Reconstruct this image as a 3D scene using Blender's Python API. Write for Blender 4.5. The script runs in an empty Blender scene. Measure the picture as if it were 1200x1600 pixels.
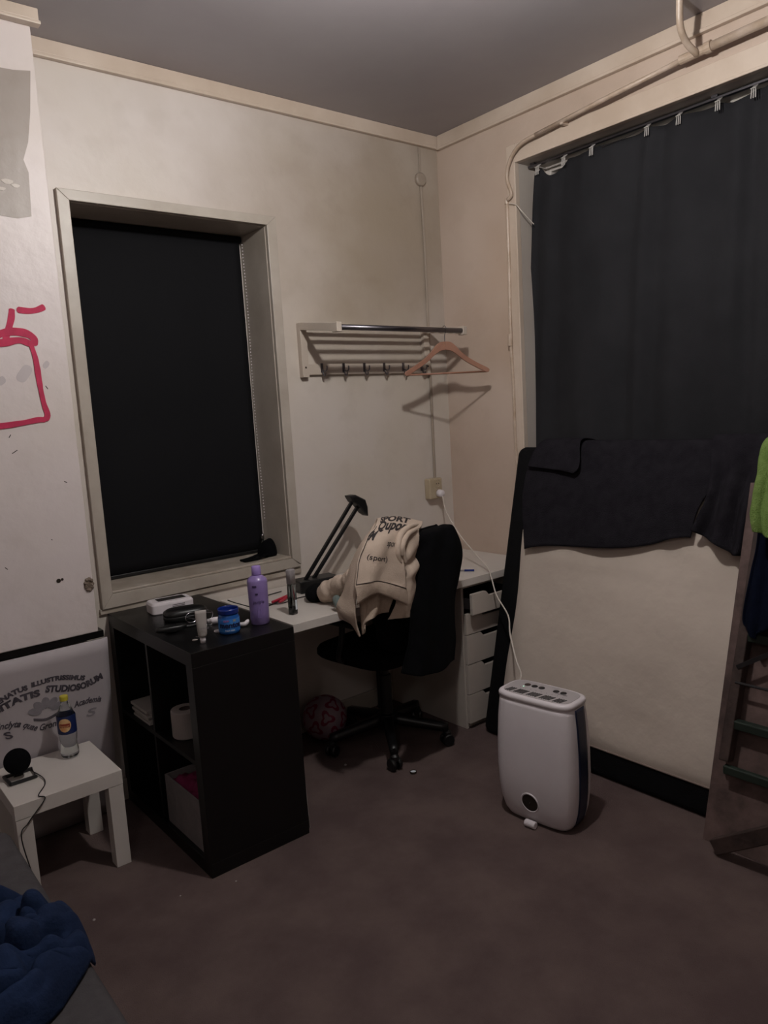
import bpy, bmesh, math, random
from math import sin, cos, pi, radians, sqrt
from mathutils import Vector, Matrix, noise

# ------------------------------------------------------------------ camera, world, light, exposure
scn = bpy.context.scene
col = scn.collection
cam_data = bpy.data.cameras.new('camera')
cam = bpy.data.objects.new('camera', cam_data)
col.objects.link(cam)
cam_data.sensor_fit = 'VERTICAL'
cam_data.sensor_height = 24
cam_data.sensor_width = 18
cam_data.lens = 17.5874
cam_data.clip_start = 0.02
ROT = ((0.770999, 0.129565, -0.623516), (-0.634080, 0.065198, -0.770514), (-0.059180, 0.989425, 0.132422))
cam.matrix_world = Matrix.Translation((0, 0, 1.5207)) @ Matrix(ROT).to_4x4()
scn.camera = cam

world = bpy.data.worlds.new('night')
scn.world = world
world.use_nodes = True
world.node_tree.nodes['Background'].inputs[0].default_value = (0.01, 0.012, 0.02, 1)
world.node_tree.nodes['Background'].inputs[1].default_value = 0.3

vs = scn.view_settings
vs.view_transform = 'Standard'
vs.look = 'None'
vs.gamma = 1
vs.use_curve_mapping = False
vs.exposure = 0.0
LAMP_POS = (1.40, 1.40, 2.64)
LAMP_POWER = 40.0
FILL_POS = (-0.85, -0.35, 2.52)     # added fill lamp, unseen behind the camera
FILL_POWER = 10.0

WX, WY, HC = 2.93, 3.0, 2.93      # right wall, back wall, ceiling
XL, YF = -1.6, -2.2               # left wall, wall behind the camera


# ------------------------------------------------------------------ helpers
def lin(c):
    return tuple((v / 12.92 if v <= 0.04045 else ((v + 0.055) / 1.055) ** 2.4) for v in c)


def hexc(h):
    return lin(tuple(int(h[i:i + 2], 16) / 255 for i in (0, 2, 4)))


def mat(name, c1, c2=None, rough=0.6, scale=4.0, detail=6, bump=0.0, bscale=60.0, spec=0.5, metal=0.0,
        sheen=0.0, coat=0.0, contrast=(0.35, 0.65), bdist=0.01):
    m = bpy.data.materials.new(name)
    m.use_nodes = True
    nt = m.node_tree
    b = nt.nodes['Principled BSDF']
    c1 = hexc(c1) if isinstance(c1, str) else c1
    b.inputs['Roughness'].default_value = rough
    b.inputs['Metallic'].default_value = metal
    b.inputs['Specular IOR Level'].default_value = spec
    if sheen:
        b.inputs['Sheen Weight'].default_value = sheen
    if coat:
        b.inputs['Coat Weight'].default_value = coat
        b.inputs['Coat Roughness'].default_value = 0.2
    tc = nt.nodes.new('ShaderNodeTexCoord')
    if c2 is None:
        c2 = tuple(v * 0.88 for v in c1)
    else:
        c2 = hexc(c2) if isinstance(c2, str) else c2
    n = nt.nodes.new('ShaderNodeTexNoise')
    n.inputs['Scale'].default_value = scale
    n.inputs['Detail'].default_value = detail
    n.inputs['Roughness'].default_value = 0.6
    nt.links.new(tc.outputs['Object'], n.inputs['Vector'])
    r = nt.nodes.new('ShaderNodeValToRGB')
    r.color_ramp.elements[0].position = contrast[0]
    r.color_ramp.elements[1].position = contrast[1]
    r.color_ramp.elements[0].color = (*c2, 1)
    r.color_ramp.elements[1].color = (*c1, 1)
    nt.links.new(n.outputs['Fac'], r.inputs['Fac'])
    nt.links.new(r.outputs['Color'], b.inputs['Base Color'])
    if bump:
        n2 = nt.nodes.new('ShaderNodeTexNoise')
        n2.inputs['Scale'].default_value = bscale
        n2.inputs['Detail'].default_value = 5
        nt.links.new(tc.outputs['Object'], n2.inputs['Vector'])
        bp = nt.nodes.new('ShaderNodeBump')
        bp.inputs['Strength'].default_value = bump
        bp.inputs['Distance'].default_value = bdist
        nt.links.new(n2.outputs['Fac'], bp.inputs['Height'])
        nt.links.new(bp.outputs['Normal'], b.inputs['Normal'])
    return m


def glassmat(name, c, rough=0.05, alpha=1.0, ior=1.45):
    m = bpy.data.materials.new(name)
    m.use_nodes = True
    b = m.node_tree.nodes['Principled BSDF']
    b.inputs['Base Color'].default_value = (*hexc(c), 1)
    b.inputs['Roughness'].default_value = rough
    b.inputs['Transmission Weight'].default_value = alpha
    b.inputs['IOR'].default_value = ior
    return m


def emit(name, c, s):
    m = bpy.data.materials.new(name)
    m.use_nodes = True
    b = m.node_tree.nodes['Principled BSDF']
    b.inputs['Base Color'].default_value = (*c, 1)
    b.inputs['Emission Color'].default_value = (*c, 1)
    b.inputs['Emission Strength'].default_value = s
    return m


def wallmat(name, base, warm, bump=0.25, rough=0.45, stain_dim=None):
    """old painted wallpaper: broad yellowed areas, fine grain, rare scuffs"""
    m = mat(name, base, warm, rough=rough, scale=0.9, detail=3, bump=bump, bscale=9.0, contrast=(0.38, 0.62), bdist=0.02)
    nt = m.node_tree
    b = nt.nodes['Principled BSDF']
    tc = [n for n in nt.nodes if n.type == 'TEX_COORD'][0]
    ramp = [n for n in nt.nodes if n.type == 'VALTORGB'][0]
    n3 = nt.nodes.new('ShaderNodeTexNoise')
    n3.inputs['Scale'].default_value = 7.5
    n3.inputs['Detail'].default_value = 8
    nt.links.new(tc.outputs['Object'], n3.inputs['Vector'])
    r3 = nt.nodes.new('ShaderNodeValToRGB')
    r3.color_ramp.elements[0].position = 0.28
    r3.color_ramp.elements[0].color = (0.8, 0.78, 0.75, 1)
    r3.color_ramp.elements[1].position = 0.45
    r3.color_ramp.elements[1].color = (1, 1, 1, 1)
    nt.links.new(n3.outputs['Fac'], r3.inputs['Fac'])
    mx = nt.nodes.new('ShaderNodeMix')
    mx.data_type = 'RGBA'
    mx.blend_type = 'MULTIPLY'
    mx.inputs['Factor'].default_value = 0.3
    nt.links.new(ramp.outputs['Color'], mx.inputs['A'])
    nt.links.new(r3.outputs['Color'], mx.inputs['B'])
    nt.links.new(mx.outputs['Result'], b.inputs['Base Color'])
    if stain_dim:      # yellowed old paint, irregular border; back wall also has dimmer light painted in: (colour, centre, radius) in object space
        colr, cen, rad = stain_dim
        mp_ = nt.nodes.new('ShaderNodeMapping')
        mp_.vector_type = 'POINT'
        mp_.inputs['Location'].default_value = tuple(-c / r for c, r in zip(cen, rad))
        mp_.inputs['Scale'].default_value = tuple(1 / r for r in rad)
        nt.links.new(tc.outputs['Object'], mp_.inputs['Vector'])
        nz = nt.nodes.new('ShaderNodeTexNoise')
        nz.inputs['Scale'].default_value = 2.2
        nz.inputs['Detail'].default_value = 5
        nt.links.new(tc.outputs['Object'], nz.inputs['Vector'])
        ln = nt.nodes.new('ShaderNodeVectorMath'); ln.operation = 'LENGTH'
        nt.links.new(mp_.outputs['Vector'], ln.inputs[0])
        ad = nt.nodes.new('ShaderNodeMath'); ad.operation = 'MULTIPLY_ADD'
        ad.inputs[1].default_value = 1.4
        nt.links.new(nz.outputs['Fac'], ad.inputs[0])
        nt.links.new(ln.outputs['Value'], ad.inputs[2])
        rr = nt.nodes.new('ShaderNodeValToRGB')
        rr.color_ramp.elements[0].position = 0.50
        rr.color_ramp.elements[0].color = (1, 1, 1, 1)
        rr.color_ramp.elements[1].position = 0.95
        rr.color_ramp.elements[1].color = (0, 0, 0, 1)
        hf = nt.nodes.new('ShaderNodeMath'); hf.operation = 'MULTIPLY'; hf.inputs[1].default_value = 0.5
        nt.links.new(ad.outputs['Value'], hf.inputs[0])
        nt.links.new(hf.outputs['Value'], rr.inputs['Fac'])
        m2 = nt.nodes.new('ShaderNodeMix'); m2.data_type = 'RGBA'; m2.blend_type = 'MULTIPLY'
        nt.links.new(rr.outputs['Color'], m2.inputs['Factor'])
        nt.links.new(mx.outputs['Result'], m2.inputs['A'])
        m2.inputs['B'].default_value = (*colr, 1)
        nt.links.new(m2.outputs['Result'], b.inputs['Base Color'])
    return m


OFF = {}


class MB:
    """collects shapes, then links them as ONE mesh object"""
    def __init__(s):
        s.bm = bmesh.new()

    def _add(s, vs_, fs):
        vv = [s.bm.verts.new(v) for v in vs_]
        for f in fs:
            try:
                s.bm.faces.new([vv[i] for i in f])
            except ValueError:
                pass
        return vv

    def box(s, a, b):
        (x0, y0, z0), (x1, y1, z1) = a, b
        v = [(x, y, z) for x in (x0, x1) for y in (y0, y1) for z in (z0, z1)]
        s._add(v, [(0, 1, 3, 2), (4, 6, 7, 5), (0, 4, 5, 1), (2, 3, 7, 6), (0, 2, 6, 4), (1, 5, 7, 3)])
        return s

    def obox(s, c, X, Y, Z, sx, sy, sz):
        """oriented box, centre c, unit axes, full sizes"""
        c = Vector(c); X = Vector(X).normalized() * sx / 2; Y = Vector(Y).normalized() * sy / 2; Z = Vector(Z).normalized() * sz / 2
        v = [c + i * X + j * Y + k * Z for i in (-1, 1) for j in (-1, 1) for k in (-1, 1)]
        s._add(v, [(0, 1, 3, 2), (4, 6, 7, 5), (0, 4, 5, 1), (2, 3, 7, 6), (0, 2, 6, 4), (1, 5, 7, 3)])
        return s

    def beam(s, p, q, w, h, up=(0, 0, 1)):
        p = Vector(p); q = Vector(q); Z = (q - p)
        L = Z.length; Z.normalize(); X = Vector(up).cross(Z)
        if X.length < 1e-4:
            X = Vector((1, 0, 0))
        X.normalize(); Y = Z.cross(X)
        return s.obox((p + q) / 2, X, Y, Z, w, h, L)

    def hexa(s, v8):
        s._add(v8, [(0, 1, 3, 2), (4, 6, 7, 5), (0, 4, 5, 1), (2, 3, 7, 6), (0, 2, 6, 4), (1, 5, 7, 3)])
        return s

    def loft(s, rings, cap=True, closed=True):
        vv = [[s.bm.verts.new(p) for p in r] for r in rings]
        n = len(rings[0])
        for i in range(len(vv) - 1):
            for j in range(n if closed else n - 1):
                k = (j + 1) % n
                try:
                    s.bm.faces.new((vv[i][j], vv[i][k], vv[i + 1][k], vv[i + 1][j]))
                except ValueError:
                    pass
        if cap:
            s.bm.faces.new(list(reversed(vv[0])))
            s.bm.faces.new(vv[-1])
        return s

    def tube(s, pts, r, seg=10, cap=True):
        pts = [Vector(p) for p in pts]
        rings = []
        prev = None
        for i, p in enumerate(pts):
            t = (pts[min(i + 1, len(pts) - 1)] - pts[max(i - 1, 0)]).normalized()
            if prev is None:
                a = Vector((0, 0, 1)) if abs(t.z) < 0.9 else Vector((1, 0, 0))
                x = t.cross(a).normalized()
            else:
                x = (prev - t * prev.dot(t)).normalized()
            prev = x
            y = t.cross(x)
            rr = r[i] if isinstance(r, (list, tuple)) else r
            rings.append([p + rr * (cos(2 * pi * k / seg) * x + sin(2 * pi * k / seg) * y) for k in range(seg)])
        return s.loft(rings, cap)

    def lathe(s, prof, o, seg=32, axis=(0, 0, 1), cap=True):
        A = Vector(axis).normalized()
        a = Vector((0, 0, 1)) if abs(A.z) < 0.9 else Vector((1, 0, 0))
        X = A.cross(a).normalized() if abs(A.z) < 0.9 else Vector((1, 0, 0))
        Y = A.cross(X)
        o = Vector(o)
        rings = [[o + A * z + max(r, 1e-4) * (cos(2 * pi * k / seg) * X + sin(2 * pi * k / seg) * Y) for k in range(seg)] for r, z in prof]
        return s.loft(rings, cap)

    def prism(s, poly, d):
        """3-D planar polygon extruded by vector d"""
        d = Vector(d)
        return s.loft([[Vector(p) for p in poly], [Vector(p) + d for p in poly]])

    def grid(s, P):
        return s.loft(P, cap=False, closed=False)

    def build(s, name, m, parent=None, smooth=False, bevel=0.0, sub=0, solid=0.0, seg=2, soff=0.0, angle=None):
        bm = s.bm
        bmesh.ops.recalc_face_normals(bm, faces=bm.faces)
        off = Vector(OFF.get(parent.name, (0, 0, 0))) if parent else Vector((0, 0, 0))
        if parent is None:
            zs = [v.co for v in bm.verts]
            lo = Vector((min(v.x for v in zs), min(v.y for v in zs), min(v.z for v in zs)))
            hi = Vector((max(v.x for v in zs), max(v.y for v in zs), max(v.z for v in zs)))
            off = Vector(((lo.x + hi.x) / 2, (lo.y + hi.y) / 2, lo.z))
        for v in bm.verts:
            v.co -= off
        me = bpy.data.meshes.new(name)
        bm.to_mesh(me)
        bm.free()
        o = bpy.data.objects.new(name, me)
        col.objects.link(o)
        me.materials.append(m)
        if parent is None:
            o.location = off
        else:
            o.parent = parent
        OFF[o.name] = off
        if smooth:
            for p in me.polygons:
                p.use_smooth = True
        if solid:
            d = o.modifiers.new('solid', 'SOLIDIFY'); d.thickness = solid; d.offset = soff
        if bevel:
            d = o.modifiers.new('bevel', 'BEVEL'); d.width = bevel; d.segments = seg; d.limit_method = 'ANGLE'
            if angle:
                d.angle_limit = angle
        if sub:
            d = o.modifiers.new('sub', 'SUBSURF'); d.levels = sub; d.render_levels = sub
        return o


def tag(o, label=None, cat=None, group=None, kind=None):
    if label: o['label'] = label
    if cat: o['category'] = cat
    if group: o['group'] = group
    if kind: o['kind'] = kind
    return o


def thing(name, loc, label, cat, group=None):
    o = bpy.data.objects.new(name, None)
    o.empty_display_size = 0.05
    col.objects.link(o)
    o.location = loc
    OFF[o.name] = Vector(loc)
    return tag(o, label, cat, group)


def struct(o):
    o['kind'] = 'structure'
    return o


def crv(pts, n):
    """n samples of a Catmull-Rom curve through pts"""
    P = [Vector(p) for p in pts]
    out = []
    m = len(P) - 1
    for i in range(n):
        t = i / (n - 1) * m
        k = min(int(t), m - 1); f = t - k
        p0 = P[max(k - 1, 0)]; p1 = P[k]; p2 = P[k + 1]; p3 = P[min(k + 2, m)]
        out.append(0.5 * ((2 * p1) + (p2 - p0) * f + (2 * p0 - 5 * p1 + 4 * p2 - p3) * f * f + (3 * p1 - p0 - 3 * p2 + p3) * f ** 3))
    return out


def fbm(p, s=1.0, seed=0.0, oct=3):
    v = 0; a = 1.0; q = Vector(p) * s + Vector((seed, seed * 1.7, -seed))
    for _ in range(oct):
        v += a * noise.noise(q); q = q * 2.03; a *= 0.5
    return v


def sheet(rows, nu, nv, off=None):
    """grid through several row curves (each a point list); off(u,v,p)->Vector displacement"""
    R = [crv(r, nu) for r in rows]
    G = []
    colsP = [crv([R[k][i] for k in range(len(R))], nv) for i in range(nu)]
    for j in range(nv):
        row = []
        for i in range(nu):
            p = colsP[i][j].copy()
            if off:
                p += off(i / (nu - 1), j / (nv - 1), p)
            row.append(p)
        G.append(row)
    return G


def text_mesh(s, name, m, parent, fn, size=1.0, depth=0.0, shear=0.0, align='CENTER', sub=0, bold=0.0):
    """built-in font text; every vertex (x,y,z) goes through fn -> world point"""
    c = bpy.data.curves.new('t', 'FONT')
    c.body = s; c.size = size; c.align_x = align; c.shear = shear; c.extrude = depth; c.offset = bold
    c.resolution_u = 3
    o = bpy.data.objects.new('t', c)
    col.objects.link(o)
    dg = bpy.context.evaluated_depsgraph_get()
    me = bpy.data.meshes.new_from_object(o.evaluated_get(dg))
    bpy.data.objects.remove(o)
    bm = bmesh.new(); bm.from_mesh(me)
    bpy.data.meshes.remove(me)
    if sub:
        bmesh.ops.subdivide_edges(bm, edges=[e for e in bm.edges if e.calc_length() > size * 0.3], cuts=sub)
    off = Vector(OFF.get(parent.name, (0, 0, 0)))
    for v in bm.verts:
        v.co = Vector(fn(v.co.x, v.co.y, v.co.z)) - off
    me = bpy.data.meshes.new(name)
    bm.to_mesh(me); bm.free()
    ob = bpy.data.objects.new(name, me)
    col.objects.link(ob); me.materials.append(m); ob.parent = parent
    OFF[ob.name] = off
    return ob


# ------------------------------------------------------------------ materials
M = {}
M['wall'] = wallmat('old_white_wall_paint', 'd6cbcb', 'cfc4bf')
M['wall_b'] = wallmat('old_white_wall_paint_back', 'cbc2bd', 'c3b9ae', stain_dim=((.63, .58, .51), (2.0, 0, 2.5), (1.5, 9, .75)))  # yellowing plus painted dimness where the upper corner gets less light
M['wall_r'] = wallmat('old_beige_wall_paint', 'c3b1a4', 'b5a192', stain_dim=((.86, .78, .68), (0, 1.6, 1.9), (9, .8, .5)))
M['wall_low'] = wallmat('old_wall_paint_low', 'bdb4ae', 'b2a498')
M['patch'] = wallmat('bare_grey_plaster', 'a0958e', '958a82')
M['ceiling'] = mat('grey_ceiling_paint', '9a9599', '918b90', rough=0.38, scale=1.2, bump=0.08, bscale=12)
M['trim'] = mat('cream_gloss_trim', 'c9b9ab', 'b9a797', rough=0.35, scale=3, bump=0.06, bscale=20)
M['casing'] = mat('dull_white_casing', 'b3aaa0', 'a59b90', rough=0.4, scale=5, bump=0.06, bscale=30)
M['sill'] = mat('worn_sill_paint', 'b4aa9f', '9c9082', rough=0.4, scale=9)
M['pipe'] = mat('painted_pipe', 'c2b0a2', 'a8937f', rough=0.35, scale=14, bump=0.15, bscale=40)
M['carpet'] = mat('brown_carpet', '70605d', '605150', rough=1.0, scale=5, detail=10, bump=0.9, bscale=420, spec=0.05, bdist=0.006)
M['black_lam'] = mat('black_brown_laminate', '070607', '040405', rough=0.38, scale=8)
M['white_lam'] = mat('white_laminate', 'cdc6c0', 'c4bcb6', rough=0.35, scale=3)
M['white_lam2'] = mat('white_drawer_paint', 'b9b0a8', 'b0a69e', rough=0.45, scale=3)
M['white_pl'] = mat('white_plastic', 'ddd6da', 'd5ced2', rough=0.35, scale=4)
M['grey_pl'] = mat('grey_plastic', '9a9496', '908a8c', rough=0.45)
M['panel'] = mat('light_grey_plastic', 'b3acae', rough=0.4)
M['dark_pl'] = mat('dark_plastic', '2a2628', '1f1c1e', rough=0.45)
M['black_pl'] = mat('black_plastic', '101012', '0b0b0d', rough=0.4)
M['black_fab'] = mat('black_fabric', '0b0b0e', '070709', rough=0.95, scale=40, bump=0.4, bscale=300, spec=0.1)
M['curtain'] = mat('blackout_cloth', '2a2a2d', '232326', rough=0.9, scale=3, bump=0.2, bscale=250, spec=0.15)
M['blind'] = mat('blackout_blind', '131316', '101013', rough=0.8, scale=2, spec=0.15)
M['grey_fab'] = mat('charcoal_towelling', '27252a', '1f1d22', rough=1.0, scale=25, bump=0.6, bscale=350, spec=0.05)
M['hoodie'] = mat('beige_sweatshirt', 'c6b4a5', 'b8a697', rough=0.95, scale=6, bump=0.25, bscale=220, spec=0.1)
M['hood_rib'] = mat('beige_rib_knit', 'baa899', 'ae9c8d', rough=0.95, scale=60, bump=0.4, bscale=400, spec=0.1)
M['print'] = mat('dark_print', '2b2526', rough=0.8)
M['mint'] = mat('grey_green_lining', '6f7a77', '5a6663', rough=0.9)
M['matt_white'] = mat('mattress_ticking', 'c6b9ae', 'bbaea3', rough=0.85, scale=2.2, bump=0.35, bscale=3.5, bdist=0.04)
M['matt_pipe'] = mat('mattress_piping', '8a7a72', rough=0.8)
M['matt_black'] = mat('black_mattress_cover', '0c0c0f', '08080a', rough=0.85, scale=20, bump=0.3, bscale=200, spec=0.15)
M['bed'] = mat('grey_sheet', '4b484a', '434042', rough=0.95, scale=30, bump=0.2, bscale=300, spec=0.1)
M['blue'] = mat('navy_blanket', '1b2a48', '142039', rough=0.9, scale=8, bump=0.25, bscale=120, spec=0.15)
M['navy'] = mat('dark_navy_cloth', '0d1222', '090d1a', rough=0.95, scale=12, bump=0.3, bscale=300, spec=0.05)
M['green'] = mat('lime_green_towel', '86a05c', '728c4b', rough=1.0, scale=30, bump=1.0, bscale=300, spec=0.05)
M['wood_h'] = mat('hanger_wood', '9a6f5a', '8a6150', rough=0.5, scale=14)
M['wood_l'] = mat('ladder_wood', '43332f', '2e221f', rough=0.7, scale=12, bump=0.3, bscale=40)
M['ply'] = mat('stained_board', '67534f', '3f302d', rough=0.75, scale=9, detail=8, bump=0.15, bscale=40)
M['rung'] = mat('green_rung_paint', '242f28', '1c2620', rough=0.5)
M['chrome'] = mat('chrome', 'b0aeb2', 'a3a1a6', rough=0.22, metal=1.0)
M['steel'] = mat('dull_steel', '77747a', '6a676c', rough=0.35, metal=1.0)
M['clip'] = mat('bright_clip_metal', 'd0ccc8', rough=0.4, metal=0.3)
M['conduit'] = mat('painted_conduit', '9e9184', '93867a', rough=0.5)
M['rack'] = mat('rack_white_paint', 'c0b4a8', 'b5a89c', rough=0.4, scale=4)
M['socket'] = mat('cream_socket_plastic', 'b5a68f', 'a8987f', rough=0.4)
M['cord'] = mat('white_cord', 'cfc6bd', rough=0.4)
M['lilac'] = mat('lilac_plastic', '8a76ad', '826ea5', rough=0.3, scale=5)
M['lilac_cap'] = mat('pale_lilac_plastic', '9c84c6', rough=0.3)
M['lilac_dark'] = mat('dark_purple_print', '3c2c55', rough=0.5)
M['jar_blue'] = mat('blue_jar_plastic', '1a55a0', '174d94', rough=0.25)
M['jar_lab'] = mat('jar_label_blue', '2261b0', '3f7fc2', rough=0.35, scale=30)
M['jar_navy'] = mat('dark_blue_lid', '122a78', rough=0.25)
M['txt_navy'] = mat('navy_lettering', '0d1540', rough=0.5)
M['txt_white'] = mat('white_lettering', 'dfe6ee', rough=0.5)
M['txt_pink'] = mat('pink_label', 'd4669c', rough=0.5)
M['txt_yellow'] = mat('yellow_label', 'c9b46a', rough=0.5)
M['red'] = mat('red_plastic', 'b0243c', rough=0.4)
M['pink'] = mat('magenta_cloth', '8a1f52', '6e1641', rough=0.9)
M['hotpink'] = mat('hot_pink_paper', 'e0407c', rough=0.7)
M['paper'] = mat('white_paper', 'a8a19d', '97908c', rough=0.8)
M['tissue'] = mat('tissue_paper', '9d9391', '918785', rough=0.95)
M['bin'] = mat('grey_felt_bin', '7f7879', '736d6e', rough=0.9, scale=20)
M['spray'] = mat('spray_paint_red', 'c22c54', 'ac2449', rough=0.7, scale=20)
M['banner'] = mat('white_banner_board', 'b4abad', 'a8a0a4', rough=0.7, scale=2)
M['ink'] = mat('faded_black_ink', '37323a', '504a52', rough=0.8, scale=30)
M['ink2'] = mat('pale_grey_ink', '8d878c', '7f797f', rough=0.8, scale=30)
M['yellow'] = mat('yellow_green_cap', 'bdb03a', rough=0.4)
M['lab_blue'] = mat('bottle_label_blue', '1b2a5c', '16234d', rough=0.4)
M['lab_cream'] = mat('bottle_label_cream', 'd9b98a', 'c98f5a', rough=0.4, scale=40)
M['lab_red'] = mat('bottle_label_red', '8f3226', rough=0.4)
M['pet'] = glassmat('clear_plastic', 'e8ecec', 0.05, 1.0, 1.3)
M['glass'] = glassmat('window_glass', 'ffffff', 0.02)
M['darkglass'] = glassmat('smoky_glass', '8a9090', 0.08)
M['ball'] = mat('ball_white', '96808a', '867078', rough=0.6)
M['ballred'] = mat('ball_red', '84123a', '6c0e2e', rough=0.6)
M['blue_pl'] = mat('dark_blue_plastic', '1a2440', '141c34', rough=0.35)
M['bulb'] = emit('lamp_bulb', (1.0, 0.965, 0.92), 1.0)
M['fill_globe'] = emit('fill_paper_glow', (1.0, 0.945, 0.90), 1.0)
M['lamp_body'] = mat('lamp_white', 'dcd8d4', rough=0.4)
M['led'] = emit('green_led', (0.5, 1.0, 0.7), 1.0)
M['smudge'] = mat('grey_smudge', 'c0b6b7', 'b8aeb0', rough=0.6)
M['hole'] = mat('dark_hole', '2a2018', rough=1.0)
M['plaster'] = mat('crumbled_plaster', '9a8c80', '5c4c40', rough=1.0, scale=60, bump=0.8, bscale=80)

# ------------------------------------------------------------------ room shell
struct(MB().box((XL - .2, YF - .2, -.12), (WX + .4, WY + .4, 0)).build('floor', M['carpet']))
struct(MB().box((XL - .2, YF - .2, HC), (WX + .4, WY + .4, HC + .12)).build('ceiling', M['ceiling']))
# back wall with the window hole
wx0, wx1, wz0, wz1 = 0.992, 1.842, 0.862, 2.372
b = MB()
b.box((XL, WY, 0), (wx0, WY + .35, HC)); b.box((wx1, WY, 0), (WX + .35, WY + .35, HC))
b.box((wx0, WY, 0), (wx1, WY + .35, wz0)); b.box((wx0, WY, wz1), (wx1, WY + .35, HC))
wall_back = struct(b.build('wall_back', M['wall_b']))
# right wall with the tall window hole
ry0, ry1, rz0, rz1 = 0.35, 2.452, 0.72, 2.652
b = MB()
b.box((WX, ry1, 0), (WX + .35, WY, HC)); b.box((WX, YF, 0), (WX + .35, ry0, HC))
b.box((WX, ry0, 0), (WX + .35, ry1, rz0)); b.box((WX, ry0, rz1), (WX + .35, ry1, HC))
wall_right = struct(b.build('wall_right', M['wall_r']))
struct(MB().box((XL - .15, YF, 0), (XL, WY, HC)).build('wall_left', M['wall_low']))
struct(MB().box((XL, YF - .15, 0), (WX, YF, HC)).build('wall_front', M['wall_low']))
# boxed-out wall left of the window, ending above the banner
JX, JY, JZ = 0.872, 2.82, 0.768
wall_j = struct(MB().box((XL, JY, JZ), (JX, WY, HC)).build('wall_left_of_window', M['wall'], bevel=.004))
wall_j.name = 'wall_chimney'
OFF[wall_j.name] = Vector(wall_j.location)
# bare plaster patch on the upper part
b = MB()
pp = [(XL + .01, 2.245), (.45, 2.243), (.70, 2.248), (.76, 2.244), (.805, 2.256), (.812, 2.40), (.80, 2.44), (.822, 2.50), (.84, 2.60), (.856, 2.735), (.80, 2.726), (.70, 2.722), (.3, 2.715), (XL + .01, 2.71)]
b.prism([(x, JY - .0015, z) for x, z in pp], (0, .0013, 0))
b.build('bare_plaster_patch', M['patch'], wall_j)
# chipped plaster
b = MB()
for cx, cz, r in ((.74, 2.36, .018), (.765, 2.35, .013), (.72, 2.335, .012)):
    b.prism([(cx + r * cos(a) * (1 + .3 * sin(3 * a)), JY - .003, cz + r * .5 * sin(a)) for a in [k * pi / 5 for k in range(10)]], (0, .002, 0))
b.build('torn_paper', M['wall_low'], wall_j)
# spray paint strokes
sp = MB()
def stroke(pts, w, n=28, seed=0):
    c = crv(pts, n)
    L = []; Rr = []
    for i, p in enumerate(c):
        t = (c[min(i + 1, n - 1)] - c[max(i - 1, 0)]).normalized()
        nn = Vector((-t.z, 0, t.x))
        e_ = min(i, n - 1 - i)
        ww = w * (1 + .3 * noise.noise(p * 30 + Vector((seed, 0, 0)))) * (.35, .8, 1)[min(e_, 2)]
        L.append(p + nn * ww); Rr.append(p - nn * ww)
    y = JY - .0012 - .0004 * seed
    f = lambda v: Vector((v.x, y, v.z))
    g = lambda v: Vector((v.x, JY - .0002 - .00005 * seed, v.z))
    sp.loft([[f(L[i]), f(Rr[i]), g(Rr[i]), g(L[i])] for i in range(n)])
stroke([(0.706, 2.820, 1.943), (0.699, 2.820, 1.905), (0.673, 2.820, 1.836)], .011, seed=1)
stroke([(0.721, 2.820, 1.940), (0.760, 2.820, 1.937), (0.788, 2.820, 1.942), (0.814, 2.820, 1.954)], .011, seed=2)
stroke([(0.596, 2.820, 1.818), (0.649, 2.820, 1.853), (0.691, 2.820, 1.866), (0.741, 2.820, 1.861), (0.766, 2.820, 1.842), (0.761, 2.820, 1.820)], .013, seed=3)
stroke([(0.597, 2.820, 1.827), (0.656, 2.820, 1.827), (0.718, 2.820, 1.837), (0.753, 2.820, 1.824)], .012, seed=4)
stroke([(0.750, 2.820, 1.835), (0.763, 2.820, 1.776), (0.767, 2.820, 1.688), (0.773, 2.820, 1.621), (0.781, 2.820, 1.580), (0.770, 2.820, 1.560)], .009, seed=5)
stroke([(0.774, 2.820, 1.562), (0.749, 2.820, 1.564), (0.696, 2.820, 1.556), (0.624, 2.820, 1.549), (0.565, 2.820, 1.550)], .009, seed=6)
sp.build('red_spray_paint', M['spray'], wall_j)
for k, (p, rx, rz) in enumerate(((((0.721, 2.820, 1.724)), .022, .030), (((0.796, 2.820, 1.754)), .009, .014), (((0.645, 2.820, 1.701)), .012, .016))):
    MB().prism([(p[0] + rx * cos(a) * (1 + .25 * sin(2 * a + k)) + .4 * rx * sin(a), JY - .0006, p[2] + rz * sin(a)) for a in [q * pi / 10 for q in range(20)]], (0, .0004, 0)).build('grey_smudge', M['smudge'], wall_j)
b = MB()
for (p, q) in (((0.647, 2.820, 1.508), (0.654, 2.820, 1.518)), ((0.651, 2.820, 1.453), (0.669, 2.820, 1.464)), ((0.786, 2.820, 1.681), (0.793, 2.820, 1.669)), ((0.811, 2.820, 1.340), (0.821, 2.820, 1.335)), ((0.583, 2.820, 1.064), (0.591, 2.820, 1.056)), ((0.744, 2.820, 1.138), (0.748, 2.820, 1.135))):
    b.beam(Vector(p), Vector(q), .0025, .0008, (0, 1, 0))
b.build('scuff_mark', M['hole'], wall_j)
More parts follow.
